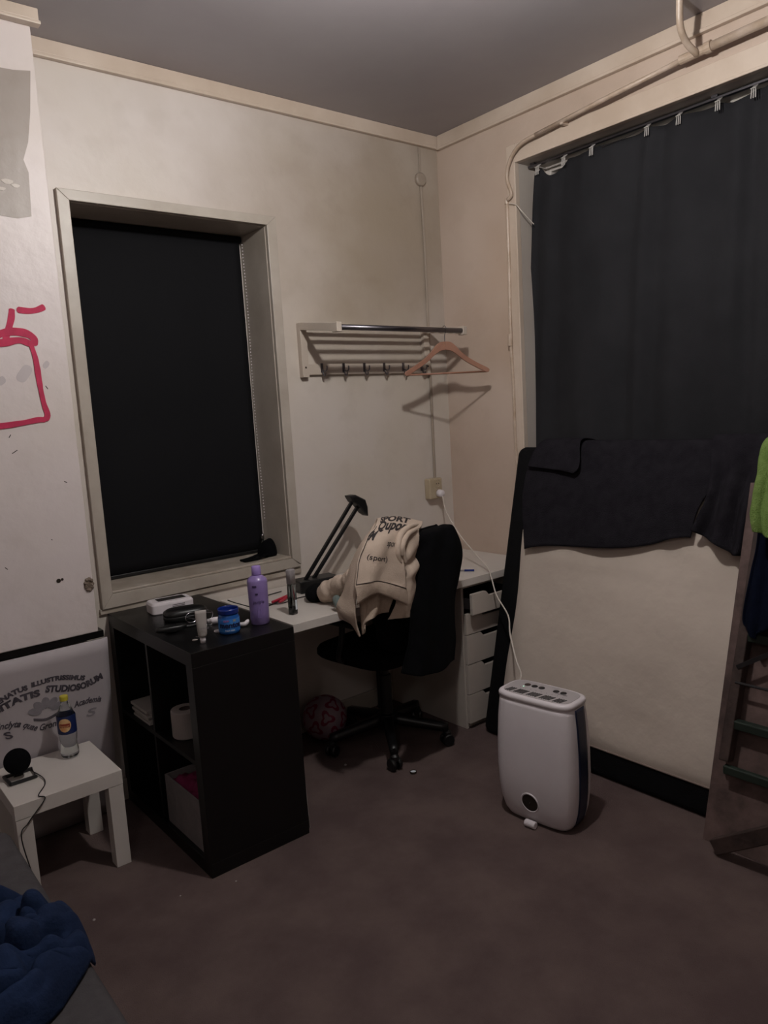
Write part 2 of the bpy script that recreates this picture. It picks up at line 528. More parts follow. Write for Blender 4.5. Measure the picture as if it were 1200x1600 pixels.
# broken plaster hole beside the window casing
b = MB()
for k in range(9):
    a = k * 2 * pi / 9
    c = Vector((.868 + .0, 2.82, .952))
    b.lathe([(.006, 0), (.008, .004), (.004, .009)], c + Vector((-.012 + .012 * cos(a), .001, .02 * sin(a))), 8, (0, -1, 0))
b.lathe([(.018, 0), (.016, .003), (.006, .007)], (.856, 2.821, .952), 14, (0, -1, 0))
b.build('crumbled_hole', M['plaster'], wall_j)
b = MB()
b.lathe([(.008, 0), (.006, .0015)], (.752, 2.8185, .985), 10, (0, 1, 0))
b.lathe([(.005, 0), (.004, .0015)], (.765, 2.8185, .988), 10, (0, 1, 0))
b.build('nail_hole', M['hole'], wall_j)

struct(MB().box((XL, JY + .006, JZ - .026), (JX + .02, WY, JZ - .0005)).build('dark_gap_strip', M['black_lam']))  # near-black strip filling the gap under the boxed-out wall
# baseboards
struct(MB().box((XL, WY - .02, 0), (WX, WY, .09)).build('baseboard_back', M['casing'], bevel=.004))
struct(MB().box((WX - .02, YF, 0), (WX, WY - .02, .09)).build('baseboard_right', M['casing'], bevel=.004))
# ceiling mouldings: flat board with a thin bead below
def mould(a, bb, c, d, name):
    m_ = MB(); m_.box(a, bb); m_.box(c, d)
    struct(m_.build(name, M['trim'], bevel=.003))
mould((JX + .0, WY - .018, HC - .052), (WX, WY, HC), (JX, WY - .024, HC - .066), (WX, WY, HC - .052), 'trim_1')
mould((WX - .018, YF, HC - .058), (WX, WY - .024, HC), (WX - .024, YF, HC - .072), (WX, WY - .024, HC - .058), 'trim_2')
mould((XL, JY - .03, HC - .04), (JX + .022, JY, HC), (XL, JY - .036, HC - .052), (JX + .026, JY, HC - .04), 'trim_3')

# ---------------- window 1 (back wall): casing, reveal, sill, sash, glass
cx0, cx1, cz0, cz1 = 0.948, 1.89, 0.806, 2.412
def mitre(x0, z0, x1, z1, X0, Z0, X1, Z1, y0, y1):
    """one casing board between outer edge line and inner edge line"""
    m_ = MB()
    m_.hexa([(x0, y0, z0), (x0, y1, z0), (X0, y0, Z0), (X0, y1, Z0), (x1, y0, z1), (x1, y1, z1), (X1, y0, Z1), (X1, y1, Z1)])
    return m_
w1 = struct(MB().box((wx0, WY + .25, wz0), (wx0 + .03, WY + .30, wz1)).box((wx1 - .03, WY + .25, wz0), (wx1, WY + .30, wz1))
            .box((wx0 + .03, WY + .25, wz0), (wx1 - .03, WY + .30, wz0 + .05)).box((wx0 + .03, WY + .25, wz1 - .05), (wx1 - .03, WY + .30, wz1))
            .build('window_1', M['white_lam'], bevel=.003))
MB().box((wx0 + .03, WY + .27, wz0 + .05), (wx1 - .03, WY + .276, wz1 - .05)).build('glass', M['glass'], w1)
ya, yb = WY - .02, WY
mitre(cx0, cz0, cx0, cz1, wx0, wz0, wx0, wz1, ya, yb).build('casing_board', M['casing'], w1, bevel=.002)
mitre(cx0, cz1, cx1, cz1, wx0, wz1, wx1, wz1, ya, yb).build('casing_board', M['casing'], w1, bevel=.002)
mitre(cx1, cz0 + .02, cx1, cz1, wx1, wz0, wx1, wz1, ya, yb).build('casing_board', M['casing'], w1, bevel=.002)
mitre(cx0, cz0, cx1, cz0 + .012, wx0, wz0, wx1, wz0, ya, yb).build('casing_board', M['casing'], w1, bevel=.002)
MB().box((cx0 - .008, WY - .012, cz0 - .02), (cx1, WY, cz0)).build('lower_batten', M['sill'], w1)
b = MB()
b.box((wx1 - .003, WY + .001, wz0 + .012), (wx1 + .003, WY + .249, wz1 - .003)); b.box((wx0 - .003, WY + .001, wz0 + .012), (wx0 + .003, WY + .249, wz1 - .003)); b.box((wx0 + .003, WY + .001, wz1 - .003), (wx1 - .003, WY + .249, wz1 + .003))
MB().box((wx0 + .001, WY - .018, wz0 + .0005), (wx1 - .0035, WY + .249, wz0 + .0115)).build('sill_board', M['sill'], w1, bevel=.003)
b.build('reveal', M['casing'], w1)
b = MB()
b.box((wx1 - .020, WY + .225, wz0 + .0125), (wx1 - .0035, WY + .25, wz1 - .004))
b.build('white_stop_bead', M['white_lam'], w1, bevel=.002)

# roller blind
t = thing('roller_blind', (1.41, WY + .2, wz0 + .02), 'black roller blind pulled down inside the small left window', 'blind')
G = []
for j in range(30):
    v = j / 29
    z = 2.345 - v * (2.345 - .884)
    G.append([Vector((1.0 + (1.822 - 1.0) * i / 24, WY + .205 + .0025 * sin(i * .7 + 3 * v) * v + .002 * fbm((i * .1, v * 2, 0), 1), z)) for i in range(25)])
MB().grid(G).build('blind_cloth', M['blind'], t, smooth=True, solid=.0015)
MB().tube([(.998, WY + .215, 2.352), (1.83, WY + .215, 2.352)], .017, 16).build('blind_roller', M['blind'], t)
MB().box((1.0, WY + .2, .876), (1.822, WY + .212, .892)).build('bottom_bar', M['black_pl'], t, bevel=.003)
b = MB()
for k in range(90):
    z = 2.33 - k * .0145
    x = 1.8335 + .003 * sin(k * .09)
    b.lathe([(.0008, -.003), (.0028, 0), (.0008, .003)], (x, WY + .200, z), 6)
b.build('bead_chain', M['white_pl'], t)

# ---------------- window 2 (right wall)
w2 = struct(MB().box((WX + .17, ry0, rz0), (WX + .22, ry0 + .05, rz1)).box((WX + .17, ry1 - .06, rz0), (WX + .22, ry1, rz1))
            .box((WX + .17, ry0 + .05, rz0), (WX + .22, ry1 - .06, rz0 + .06)).box((WX + .17, ry0 + .05, rz1 - .03), (WX + .22, ry1 - .06, rz1))
            .box((WX + .175, 1.38, rz0 + .06), (WX + .215, 1.43, rz1 - .06)).build('window_2', M['white_lam'], bevel=.003))
MB().box((WX + .19, ry0 + .05, rz0 + .06), (WX + .195, ry1 - .06, rz1 - .06)).build('glass', M['glass'], w2)
b = MB().box((WX + .001, ry1 - .003, rz0 + .001), (WX + .169, ry1 + .003, rz1 - .003)).box((WX + .001, ry0, rz1 - .003), (WX + .169, ry1 - .003, rz1 + .003))
b.build('reveal', M['white_lam2'], w2)
b = MB().box((WX - .022, ry1, rz0 - .05), (WX, ry1 + .055, rz1 + .085)).box((WX - .03, ry1 - .004, rz0), (WX, ry1 + .008, rz1))
b.build('casing_board', M['trim'], w2, bevel=.003)
b = MB().box((WX - .022, ry0 - .06, rz1), (WX, ry1, rz1 + .085)).box((WX - .03, ry0, rz1 - .004), (WX, ry1 - .004, rz1 + .008))
b.build('casing_board', M['trim'], w2, bevel=.003)
MB().box((WX - .022, ry0 - .06, rz0), (WX, ry0, rz1)).build('casing_board', M['trim'], w2, bevel=.003)
MB().box((WX + .0, ry0, rz0 - .03), (WX + .17, ry1, rz0)).build('sill_board', M['sill'], w2)
MB().box((WX + .12, ry1 - .03, rz0 + .001), (WX + .17, ry1 - .004, rz1 - .004)).build('stop_bead', M['white_lam'], w2, bevel=.004)

# curtain rail and curtain
t = thing('curtain_rail', (WX + .07, 1.4, 2.63), 'thin grey metal curtain rail under the top of the tall window', 'curtain rail')
MB().box((WX + .055, ry0 + .02, 2.632), (WX + .075, 2.44, 2.642)).build('rail', M['steel'], t, bevel=.002)
for y in (2.41, 1.52, .6):
    MB().box((WX + .05, y - .012, 2.640), (WX + .08, y + .012, 2.652)).build('bracket', M['steel'], t)
clips = [2.371, 2.22, 2.07, 1.80, 1.66, 1.50, 1.365, 1.22, 1.0, .8, .6]
def cur_top(y):
    # sag between clips
    c = sorted(clips)
    if y > 2.371: return 2.605
    for a_, b_ in zip(c, c[1:]):
        if a_ <= y <= b_:
            s_ = (y - a_) / (b_ - a_)
            d_ = .004 + .02 * (b_ - a_)
            if abs(b_ - 2.371) < .01: d_ = .055
            if abs(b_ - 1.5) < .01: d_ = .022
            return 2.619 - d_ * sin(pi * s_)
    return 2.60
t = thing('window_curtain', (WX + .06, 1.4, .9), 'black blackout curtain hanging on metal clips across the tall right window', 'curtain')
G = []
nv, nu = 60, 220
for j in range(nv):
    v = j / (nv - 1)
    row = []
    for i in range(nu):
        u = i / (nu - 1)
        yl = 2.395 + .155 * min(1, v * 1.1) ** .8
        y = yl + (.40 - yl) * u
        zt = cur_top(y if v < .01 else max(.41, min(2.371, 2.395 - (2.395 - .40) * u)))
        z = zt + (.80 - zt) * v
        f = .012 * (1 - .4 * v)
        x = WX + .062 + f * sin(u * 62 + 1.5 * noise.noise(Vector((u * 6, 0, 0))) * 3) + .018 * fbm((u * 9, v * 1.3, 0), 1, 4) + .03 * v * noise.noise(Vector((u * 4, v, 7)))
        row.append(Vector((min(x, WX + .105), y, z)))
    G.append(row)
MB().grid(G).build('curtain_cloth', M['curtain'], t, smooth=True, solid=.002)
b = MB()
G = []
for i in range(8):
    G.append([Vector((WX + .045 - .002 * k, 1.56 - .012 * i + .004 * k, 2.575 - .02 * k - .002 * i)) for k in range(4)])
for y in clips[:9]:
    b = MB()
    for dy in (-.006, .0, .006):
        b.tube([(WX + .060, y + dy, 2.632), (WX + .040, y + dy * 1.2, 2.618), (WX + .035, y + dy * 1.4, 2.582)], .0021, 6)
    b.tube([(WX + .035, y - .010, 2.616), (WX + .035, y + .010, 2.616)], .002, 6)
    b.build('curtain_clip', M['clip'], t)
tag(MB().tube(crv([(WX + .045, 2.02, 2.604), (WX + .043, 1.92, 2.607), (WX + .045, 1.80, 2.618)], 12), .0012, 5).build('taut_wire', M['steel']),
    'thin straight wire stretched just below the curtain rail', 'wire')

# ---------------- pipes on the right wall
t = thing('heating_pipe', (WX - .06, 1.6, 2.74), 'cream painted pipe running along above the tall window with a branch up to the ceiling', 'pipe')
px_ = WX - .055
MB().tube([(px_, 1.495, 2.781), (px_, .8, 2.795), (px_, -.5, 2.80), (px_, YF + .02, 2.80)], .0165, 14).build('thick_pipe', M['pipe'], t, smooth=True)
MB().tube([(px_, 1.60, 2.775), (px_, 1.9, 2.755), (px_, 2.30, 2.722)] , .010, 12).build('thin_pipe', M['pipe'], t, smooth=True)
MB().tube(crv([(px_, 2.28, 2.7235), (px_ + .005, 2.39, 2.712), (px_ + .01, 2.46, 2.665), (px_ + .015, 2.49, 2.59), (px_ + .02, 2.47, 2.51), (px_ + .025, 2.505, 2.49)], 24)[:-1], .009, 10).build('bent_pipe', M['pipe'], t, smooth=True)
MB().tube(crv([(2.730, 1.519, 2.950), (2.740, 1.525, 2.922), (2.765, 1.537, 2.847), (2.810, 1.539, 2.803), (2.855, 1.527, 2.773), (px_, 1.54, 2.784)], 30), .0125, 14).build('branch_pipe', M['pipe'], t, smooth=True)
b = MB()
b.tube([(px_, 1.50, 2.781), (px_, 1.475, 2.782)], .022, 14)
b.tube([(px_, 1.60, 2.777), (px_, 1.575, 2.778)], .0175, 14)
b.tube([(px_, 1.58, 2.778), (px_, 1.495, 2.781)], .017, 14)
b.build('pipe_fitting', M['pipe'], t, smooth=False, bevel=.002)
for y in (.9, 2.15):
    MB().box((px_ - .008, y - .008, 2.72 + (.055 if y < 1 else .0)), (WX, y + .008, 2.733 + (.055 if y < 1 else .0))).build('pipe_bracket', M['pipe'], t)
t = thing('conduit_pipe', (WX - .03, 2.52, 1.0), 'thin cream painted vertical pipe beside the tall window casing', 'pipe')
MB().tube(crv([(2.905, 2.508, 2.490), (2.905, 2.508, 2.233), (2.905, 2.515, 1.837), (2.905, 2.509, 1.618), (2.905, 2.508, 1.300), (2.905, 2.49, 1.0), (2.905, 2.49, .74)], 40), .0085, 12).build('pipe_run', M['pipe'], t, smooth=True)
MB().tube([(2.902, 2.516, 1.862), (2.902, 2.518, 1.804)], .013, 10).build('pipe_coupling', M['pipe'], t, bevel=.002)
MB().tube([(2.905, 2.508, 2.495), (2.905, 2.509, 2.475)], .0115, 10).build('pipe_collar', M['pipe'], t)
tag(MB().tube(crv([(2.895, 2.488, 2.472), (2.895, 2.445, 2.456), (2.895, 2.411, 2.419), (2.960, 2.394, 2.363)], 16), .0022, 6).build('loose_wire', M['cord']),
    'thin loose wire crossing the casing from the pipe to the curtain edge', 'wire')

# ---------------- electrics in the corner
t = thing('junction_box', (2.795, WY - .02, 2.69), 'small round white painted-over junction box high in the corner', 'junction box')
MB().lathe([(.034, 0), (.034, .016), (.028, .022), (.001, .023)], (2.795, WY, 2.70), 24, (0, -1, 0)).build('lid', M['conduit'], t, smooth=False, bevel=.002)
tag(MB().tube(crv([(2.797, WY - .008, HC - .07), (2.796, WY - .008, 2.735)], 4), .006, 8).build('cable_conduit', M['conduit']),
    'short white cable conduit between the ceiling moulding and the round junction box', 'conduit')
tag(MB().tube(crv([(2.797, WY - .008, 2.665), (2.802, WY - .008, 2.36), (2.798, WY - .008, 1.8), (2.795, WY - .008, 1.5), (2.79, WY - .010, 1.148)], 30), .0075, 8).build('cable_conduit', M['conduit']),
    'long white cable conduit running down the corner to the double socket', 'conduit')
t = thing('wall_socket', (2.763, WY, 1.035), 'cream double wall socket near the corner with a white plug in its lower outlet', 'socket')
MB().box((2.718, WY - .045, 1.036), (2.812, WY, 1.148)).build('socket_box', M['socket'], t, bevel=.008, seg=3)
for z in (1.118, 1.068):
    b = MB()
    b.lathe([(.022, 0), (.022, .003), (.019, .003), (.018, .0008), (.001, .0008)], (2.775, WY - .045, z), 24, (0, -1, 0))
    b.build('outlet', M['socket'], t)
b = MB()
for dx in (-.008, .008):
    b.lathe([(.003, 0), (.0025, .0006)], (2.775 + dx, WY - .0459, 1.118), 10, (0, -1, 0))
b.build('pin_hole', M['hole'], t)
t = thing('power_cord', (2.4, 2.3, .7), 'white power cord with plug hanging from the corner socket to the white dehumidifier', 'cord')
MB().lathe([(.019, 0), (.021, .01), (.02, .028), (.012, .036), (.001, .038)], (2.775, WY - .0475, 1.068), 20, (.1, -1, -.15)).build('plug', M['white_pl'], t, smooth=True)
MB().tube(crv([(2.78, 2.925, 1.058), (2.738, 2.860, 0.981), (2.691, 2.720, 0.873), (2.643, 2.570, 0.800), (2.582, 2.430, 0.754), (2.530, 2.360, 0.723), (2.495, 2.300, 0.657), (2.434, 2.180, 0.595),
               (2.330, 2.080, 0.557), (2.236, 1.970, 0.494), (2.206, 1.920, 0.444), (2.10, 1.865, .43), (2.098, 1.85, .40)], 80), .0033, 8).build('cable', M['cord'], t, smooth=True)

# ---------------- ceiling lamp (just above the frame)
t = thing('ceiling_lamp', LAMP_POS, 'bare bulb hanging from a white holder under the ceiling', 'lamp')
MB().lathe([(.05, 0), (.05, -.012), (.022, -.02), (.004, -.024), (.004, -.20), (.02, -.205), (.02, -.235), (.001, -.236)], (LAMP_POS[0], LAMP_POS[1], HC), 24).build('lamp_holder', M['lamp_body'], t, smooth=False)
bs = MB().lathe([(.001, -.036), (.018, -.033), (.03, -.022), (.036, -.004), (.034, .012), (.024, .030), (.014, .046), (.013, .054)], LAMP_POS, 24).build('bulb', M['bulb'], t, smooth=True)
M['bulb'].node_tree.nodes['Principled BSDF'].inputs['Emission Strength'].default_value = LAMP_POWER * 30
t = thing('fill_lamp', FILL_POS, 'added round paper fill light hanging unseen behind the camera', 'lamp')  # added fill light, lifts the lower walls the bulb leaves dark
MB().lathe([(.0015, -.2)] + [(.2 * sin(radians(q)), -.2 * cos(radians(q))) for q in range(12, 169, 12)] + [(.0015, .2)], FILL_POS, 28).build('fill_shade', M['fill_globe'], t, smooth=True)
MB().lathe([(.04, 0), (.04, -.02), (.003, -.03), (.003, -.21)], (FILL_POS[0], FILL_POS[1], HC), 20).build('fill_cord_rose', M['lamp_body'], t)
M['fill_globe'].node_tree.nodes['Principled BSDF'].inputs['Emission Strength'].default_value = FILL_POWER * 1.0

# ------------------------------------------------------------------ furniture
# black cube shelf unit, open side to the left
ex, ey, ew, ed, eh = .968, 2.228, .392, .765, .785
t = thing('shelf_unit', (ex + ew / 2, ey + ed / 2, 0), 'black open cube shelf unit of four compartments standing under the left window', 'shelf unit')
MB().box((ex, ey, eh - .05), (ex + ew, ey + ed, eh)).build('top_panel', M['black_lam'], t, bevel=.0015)
MB().box((ex, ey, 0), (ex + ew, ey + ed, .05)).build('bottom_panel', M['black_lam'], t, bevel=.0015)
MB().box((ex, ey, .05), (ex + ew, ey + .05, eh - .05)).build('side_panel', M['black_lam'], t, bevel=.0015)
MB().box((ex, ey + ed - .05, .05), (ex + ew, ey + ed, eh - .05)).build('side_panel', M['black_lam'], t, bevel=.0015)
MB().box((ex + .004, ey + .05, .383), (ex + ew - .004, ey + ed - .05, .399)).build('shelf', M['black_lam'], t)
for z0, z1 in ((.05, .383), (.399, eh - .05)):
    MB().box((ex + .006, ey + .395, z0), (ex + ew - .006, ey + .411, z1)).build('divider', M['black_lam'], t)

# desk
dz = .736
t = thing('desk', (2.19, 2.7, 0), 'white desk with a long top reaching from the black shelf to the corner', 'desk')
MB().box((1.461, 2.398, dz - .034), (WX - .003, WY - .004, dz)).build('desktop', M['white_lam'], t, bevel=.0012)
for x, y in ((1.50, 2.955), (2.30, 2.955)):
    b = MB(); b.lathe([(.03, dz - .034), (.03, dz - .04), (.02, dz - .042), (.02, .01), (.024, .008), (.024, 0)], (x, y, 0), 20)
    b.build('leg', M['black_pl'], t)
# drawer unit
ax0, ax1, ay0, ay1 = 2.40, 2.76, 2.415, 2.98
t = thing('drawer_unit', (2.58, 2.7, 0), 'white drawer unit under the right end of the desk, its top drawer slightly open', 'drawer unit')
MB().box((ax0, ay0 + .02, .0), (ax0 + .015, ay1, .70)).box((ax1 - .015, ay0 + .02, .0), (ax1, ay1, .70)).box((ax0, ay0 + .02, .682), (ax1, ay1, .70)) \
    .box((ax0 + .015, ay1 - .01, .02), (ax1 - .015, ay1, .682)).box((ax0 + .015, ay0 + .03, 0), (ax1 - .015, ay0 + .045, .028)).build('body', M['white_lam2'], t, bevel=.002)
zt = [.668, .565, .462, .318, .172, .028]
for k in range(5):
    z1, z0 = zt[k] - .002, zt[k + 1] + .002
    y0 = ay0 - (.045 if k == 0 else 0)
    # front with a wide shallow notch in its upper edge
    xa, xb = ax0 + .006, ax1 - .004
    xm = (xa + xb) / 2
    top = [(xa, z1), (xm - .085, z1)]
    for i in range(9):
        s_ = i / 8
        top.append((xm - .085 + .03 * s_, z1 - .024 * (0.5 - .5 * cos(pi * s_))))
    for i in range(9):
        s_ = i / 8
        top.append((xm + .055 + .03 * s_, z1 - .024 * (0.5 + .5 * cos(pi * s_))))
    top += [(xb, z1), (xb, z0), (xa, z0)]
    d = MB().prism([(x, y0, z) for x, z in top], (0, .016, 0)).build('drawer', M['white_lam2'], t, bevel=.0012)
    b = MB()
    b.box((ax0 + .02, y0 + .016, z0 + .02), (ax0 + .03, ay1 - .03, z1 - .03)); b.box((ax1 - .03, y0 + .016, z0 + .02), (ax1 - .02, ay1 - .03, z1 - .03))
    b.box((ax0 + .03, y0 + .016, z0 + .02), (ax1 - .03, ay1 - .03, z0 + .028))
    b.build('drawer_box', M['dark_pl'], d)

# small white side table
lx, ly, lw, ld, lz = .458, 2.525, .348, .338, .345
t = thing('side_table', (lx + lw / 2, ly + ld / 2, 0), 'small square white side table between the bed and the black shelf', 'side table')
MB().box((lx, ly, lz - .05), (lx + lw, ly + ld, lz)).build('tabletop', M['white_lam'], t, bevel=.0012)
for x in (lx, lx + lw - .052):
    for y in (ly, ly + ld - .052):
        MB().box((x + .001, y + .001, 0), (x + .051, y + .051, lz - .051)).build('leg', M['white_lam'], t, bevel=.0012)

# banner board leaning in the recess
t = thing('banner_board', (.2, 2.93, 0), 'white board with curved black lettering and a pale crown standing behind the side table', 'banner')
G = []
byf = lambda x, z: 2.885 - .048 * (z - .345) / .36 + .004 * sin(x * 7)
for j in range(14):
    z = .008 + j / 13 * (.736 - .008)
    G.append([Vector((-.7 + 1.605 * i / 50, byf(-.7 + 1.605 * i / 50, z), z)) for i in range(51)])
MB().grid(G).build('board', M['banner'], t, smooth=True, solid=.006, soff=0)
def along(pts, x0, x1, n=60):
    c = crv([(p[0], 0, p[1]) for p in pts], n)
    L = [0]
    for a, b_ in zip(c, c[1:]): L.append(L[-1] + (b_ - a).length)
    tot = L[-1]
    def f(x, y, z, w=[1.0]):
        s_ = (x - x0) / (x1 - x0) * tot
        s2 = min(max(s_, 0), tot - 1e-6)
        k = max(i for i in range(n - 1) if L[i] <= s2)
        fr = (s2 - L[k]) / (L[k + 1] - L[k])
        p = c[k].lerp(c[k + 1], fr); tt = (c[k + 1] - c[k]).normalized()
        p = p + tt * (s_ - s2)
        q = p + Vector((-tt.z, 0, tt.x)) * y
        return (q.x, byf(q.x, q.z) - .0038 - z, q.z)
    return f
def path_text(s_, pts, h, m_, name, shear=0.0, bold=False):
    c = bpy.data.curves.new('tmp', 'FONT'); c.body = s_; c.size = h; c.shear = shear
    o_ = bpy.data.objects.new('tmp', c); col.objects.link(o_)
    bpy.context.view_layer.update()
    wdt = o_.dimensions.x
    bpy.data.objects.remove(o_)
    f = along(pts, 0, max(wdt, .001))
    o = text_mesh(s_, name, m_, t, f, size=h, depth=.0006, shear=shear, align='LEFT', bold=h * (.05 if shear == 0 else .02))
    return o
P_ = lambda *a: [(p[0], p[2]) for p in a]
path_text('SENATUS', P_((0.500, 2.850, 0.575), (0.566, 2.850, 0.603), (0.609, 2.850, 0.609)), .026, M['ink'], 'lettering')
path_text('ILLUSTRISSIMUS', P_((0.623, 2.850, 0.615), (0.716, 2.850, 0.616), (0.806, 2.850, 0.590)), .024, M['ink'], 'lettering')
path_text('NIVERSITATIS', P_((0.382, 2.850, 0.485), (0.471, 2.850, 0.533), (0.514, 2.850, 0.550), (0.579, 2.850, 0.570), (0.645, 2.850, 0.575)), .034, M['ink'], 'lettering')
path_text('STUDIOSORUM', P_((0.668, 2.850, 0.583), (0.722, 2.850, 0.569), (0.765, 2.850, 0.559), (0.814, 2.850, 0.558), (0.876, 2.850, 0.576)), .034, M['ink'], 'lettering')
path_text('inclyta quae Groni', P_((0.500, 2.860, 0.487), (0.571, 2.860, 0.476), (0.632, 2.860, 0.441), (0.704, 2.860, 0.440)), .034, M['ink'], 'lettering', .3)
path_text('Academia', P_((0.765, 2.860, 0.489), (0.810, 2.860, 0.493), (0.864, 2.860, 0.484)), .034, M['ink'], 'lettering', .35)
path_text('S', P_((0.804, 2.860, 0.439), (0.840, 2.860, 0.438)), .042, M['ink2'], 'flourish', .2)
path_text('S', P_((0.525, 2.860, 0.443), (0.554, 2.860, 0.441)), .038, M['ink'], 'flourish', -.3)
b = MB()
cen = Vector((0.666, 2.860, 0.504))
for k in range(5):
    a = radians(20 + 35 * k)
    pts = []
    for q in range(12):
        s_ = q / 12 * 2 * pi
        L = .052 * (1 + .9 * cos(s_)) / 1.9 + .014
        pts.append(cen + Vector((cos(a) * L - sin(a) * .015 * sin(s_), 0, sin(a) * L * .9 + cos(a) * .015 * sin(s_) * .9)))
    b.prism([(p.x, byf(p.x, p.z) - .0042 - .0002 * k, p.z) for p in pts], (0, .001, 0))
b.build('crown_drawing', M['ink2'], t)
b = MB()
for k in range(3):
    pts = crv([(cen.x - .045, 0, cen.z - .012 - .004 * k), (cen.x, 0, cen.z - .024 - .004 * k), (cen.x + .045, 0, cen.z - .010 - .004 * k)], 16)
    b.tube([(p.x, byf(p.x, p.z) - .0040, p.z) for p in pts], .0012, 5)
b.build('drawing_line', M['ink'], t)

# ------------------------------------------------------------------ bed and blanket
t = thing('bed', (-.3, 1.2, 0), 'bed with a dark grey sheet at the lower left edge of the picture', 'bed')
MB().box((-.95, -.1, .28), (.362, 2.1, .50)).build('mattress', M['bed'], t, smooth=True, bevel=.03, seg=4)
MB().box((-.95, -.1, .10), (.355, 2.1, .279)).build('bed_base', M['dark_pl'], t, bevel=.01)
for x in (-.9, .28):
    for y in (0, 2.0):
        MB().box((x, y - .03, 0), (x + .06, y + .03, .10)).build('leg', M['dark_pl'], t)

G = []
NU, NV = 130, 130
for j in range(NV):
    row = []
    for i in range(NU):
        u = i / (NU - 1) * 2 - 1; v = j / (NV - 1) * 2 - 1
        X = u * sqrt(1 - v * v / 2); Y = v * sqrt(1 - u * u / 2)
        r_ = min(1, sqrt(X * X + Y * Y)); a = math.atan2(Y, X)
        rad = 1 + .05 * noise.noise(Vector((2.2 * cos(a), 2.2 * sin(a), 1)))
        x = .02 + X * .355 * rad; y = 1.505 + Y * .235 * rad
        h = (1 - r_ ** 4) ** .5 * .13
        q = Vector((x * 2.2 + y * 1.2, y * 7 - x * 2.5, 2.3)) * 1.3
        w1_ = noise.noise(q + Vector((fbm((x, y, 0), 5, 1), fbm((x, y, 3), 5, 2), 0)) * .9)
        w2_ = noise.noise(Vector((x * 14 + y * 9, y * 16 - x * 8, 5)) + Vector((w1_, w1_, 0)))
        crease = -.085 * max(0, 1 - abs(w1_) * 6.0) - .022 * max(0, 1 - abs(w2_) * 4)
        h += (crease + .035 * w1_) * (1 - r_ ** 6)
        z = .504 + max(.0, h)
        if x > .35: z -= min(.08, (x - .35) * 2.5)
        row.append(Vector((x + .012 * w2_ * (1 - r_), y, z)))
    G.append(row)
tag(MB().grid(G).build('blanket', M['blue'], smooth=True, solid=.008, soff=1, sub=1), 'crumpled navy blue blanket heaped on the edge of the grey bed', 'blanket')

# ------------------------------------------------------------------ leaning mattress
SL = .245
def mp(y, z, off=0):      # a point on the mattress front plane
    n = Vector((-1, 0, SL)).normalized()
    return Vector((2.43 + SL * z, y, z)) + n * off
t = thing('leaning_mattress', (2.5, 1.7, 0), 'large mattress with white face and black border leaning on the right wall', 'mattress')
def rrect(y0, y1, z0, z1, r, off, n=6):
    pts = []
    for cy, cz, a0 in ((y1 - r, z1 - r, 0), (y0 + r, z1 - r, 90), (y0 + r, z0 + r, 180), (y1 - r, z0 + r, 270)):
        for k in range(n + 1):
            a = radians(a0 + 90 * k / n)
            pts.append(mp(cy + r * cos(a), cz + r * sin(a), off))
    return pts
my0, my1, mz0, mz1 = .98, 2.362, .004, 1.318
def rings(y0, y1, z0, z1, r, prof):
    return [rrect(y0 + i, y1 - i, z0 + i, z1 - i, max(r - i, .004), o) for i, o in prof]
MB().loft(rings(my0, my1, mz0 + .002, mz1, .04, [(.02, -.118), (.005, -.112), (0, -.098), (0, -.016), (.006, -.004), (.02, 0)])).build('black_cover', M['matt_black'], t, smooth=True)
# bulging white face
G = []
ys, ze = 60, 60
for j in range(ze + 1):
    v = j / ze; z = .112 + (1.29 - .112) * v
    yl = 2.262 + .008 * sin(v * 11)
    row = []
    for i in range(ys + 1):
        u = i / ys; y = 1.02 + (yl - 1.02) * u
        e = min(u, 1 - u) * 14; g = min(v, 1 - v) * 14
        bl = .020 * min(1, e) ** .5 * min(1, g) ** .5
        w = .010 * fbm((y, z * 1.6, 0), 1.8, 5) * min(1, e) * min(1, g) + .006 * sin(z * 9 + y * 2.2) * min(1, g) * min(1, e) * (1 if z < .8 else .5)
        row.append(mp(y, z, .0015 + bl + w))
    G.append(row)
MB().grid(G).build('white_face', M['matt_white'], t, smooth=True)
MB().tube([mp(1.02 + (2.262 - 1.02) * k / 30, .112 - .001, .004) for k in range(31)], .004, 8).build('piping', M['matt_pipe'], t, smooth=True)

# dark cloths hanging over the mattress
def moff(a, f, seed, amp=.012):
    n = Vector((-1, 0, SL)).normalized()
    return lambda u, v, p: n * (a + amp * sin(u * f + 3 * v * noise.noise(Vector((u * 3, seed, 0)))) * (.3 + .7 * v) + amp * .8 * fbm(p, 3.5, seed))
top_y = lambda y, dz=0: mp(y, mz1 + dz, .01)
def over(y, back, drop):
    """points from the front over the top edge to the rear"""
    n = Vector((-1, 0, SL)).normalized()
    return [mp(y, mz1 + .012, -.01) - n * back + Vector((0, 0, -drop))]
rows = [[mp(y, 1.24, -.142) for y in (2.20, 1.9, 1.6, 1.35)],
        [mp(y, mz1 + .022, -.13) for y in (2.21, 1.9, 1.6, 1.34)],
        [mp(y, mz1 + .028, -.06) for y in (2.215, 1.9, 1.6, 1.33)],
        [mp(y, mz1 + .014, .006) for y in (2.225, 1.95, 1.6, 1.32)],
        [mp(y, 1.24, .028) for y in (2.255, 1.95, 1.6, 1.33)],
        [(2.649, 2.253, 1.055), (2.656, 1.967, 1.085), (2.660, 1.662, 1.102), (2.660, 1.409, 1.104)],
        [(2.606, 2.211, 0.863), (2.610, 1.939, 0.899), (2.616, 1.609, 0.942), (2.630, 1.431, 0.980)]]
dn = Vector((-1, 0, SL)).normalized()
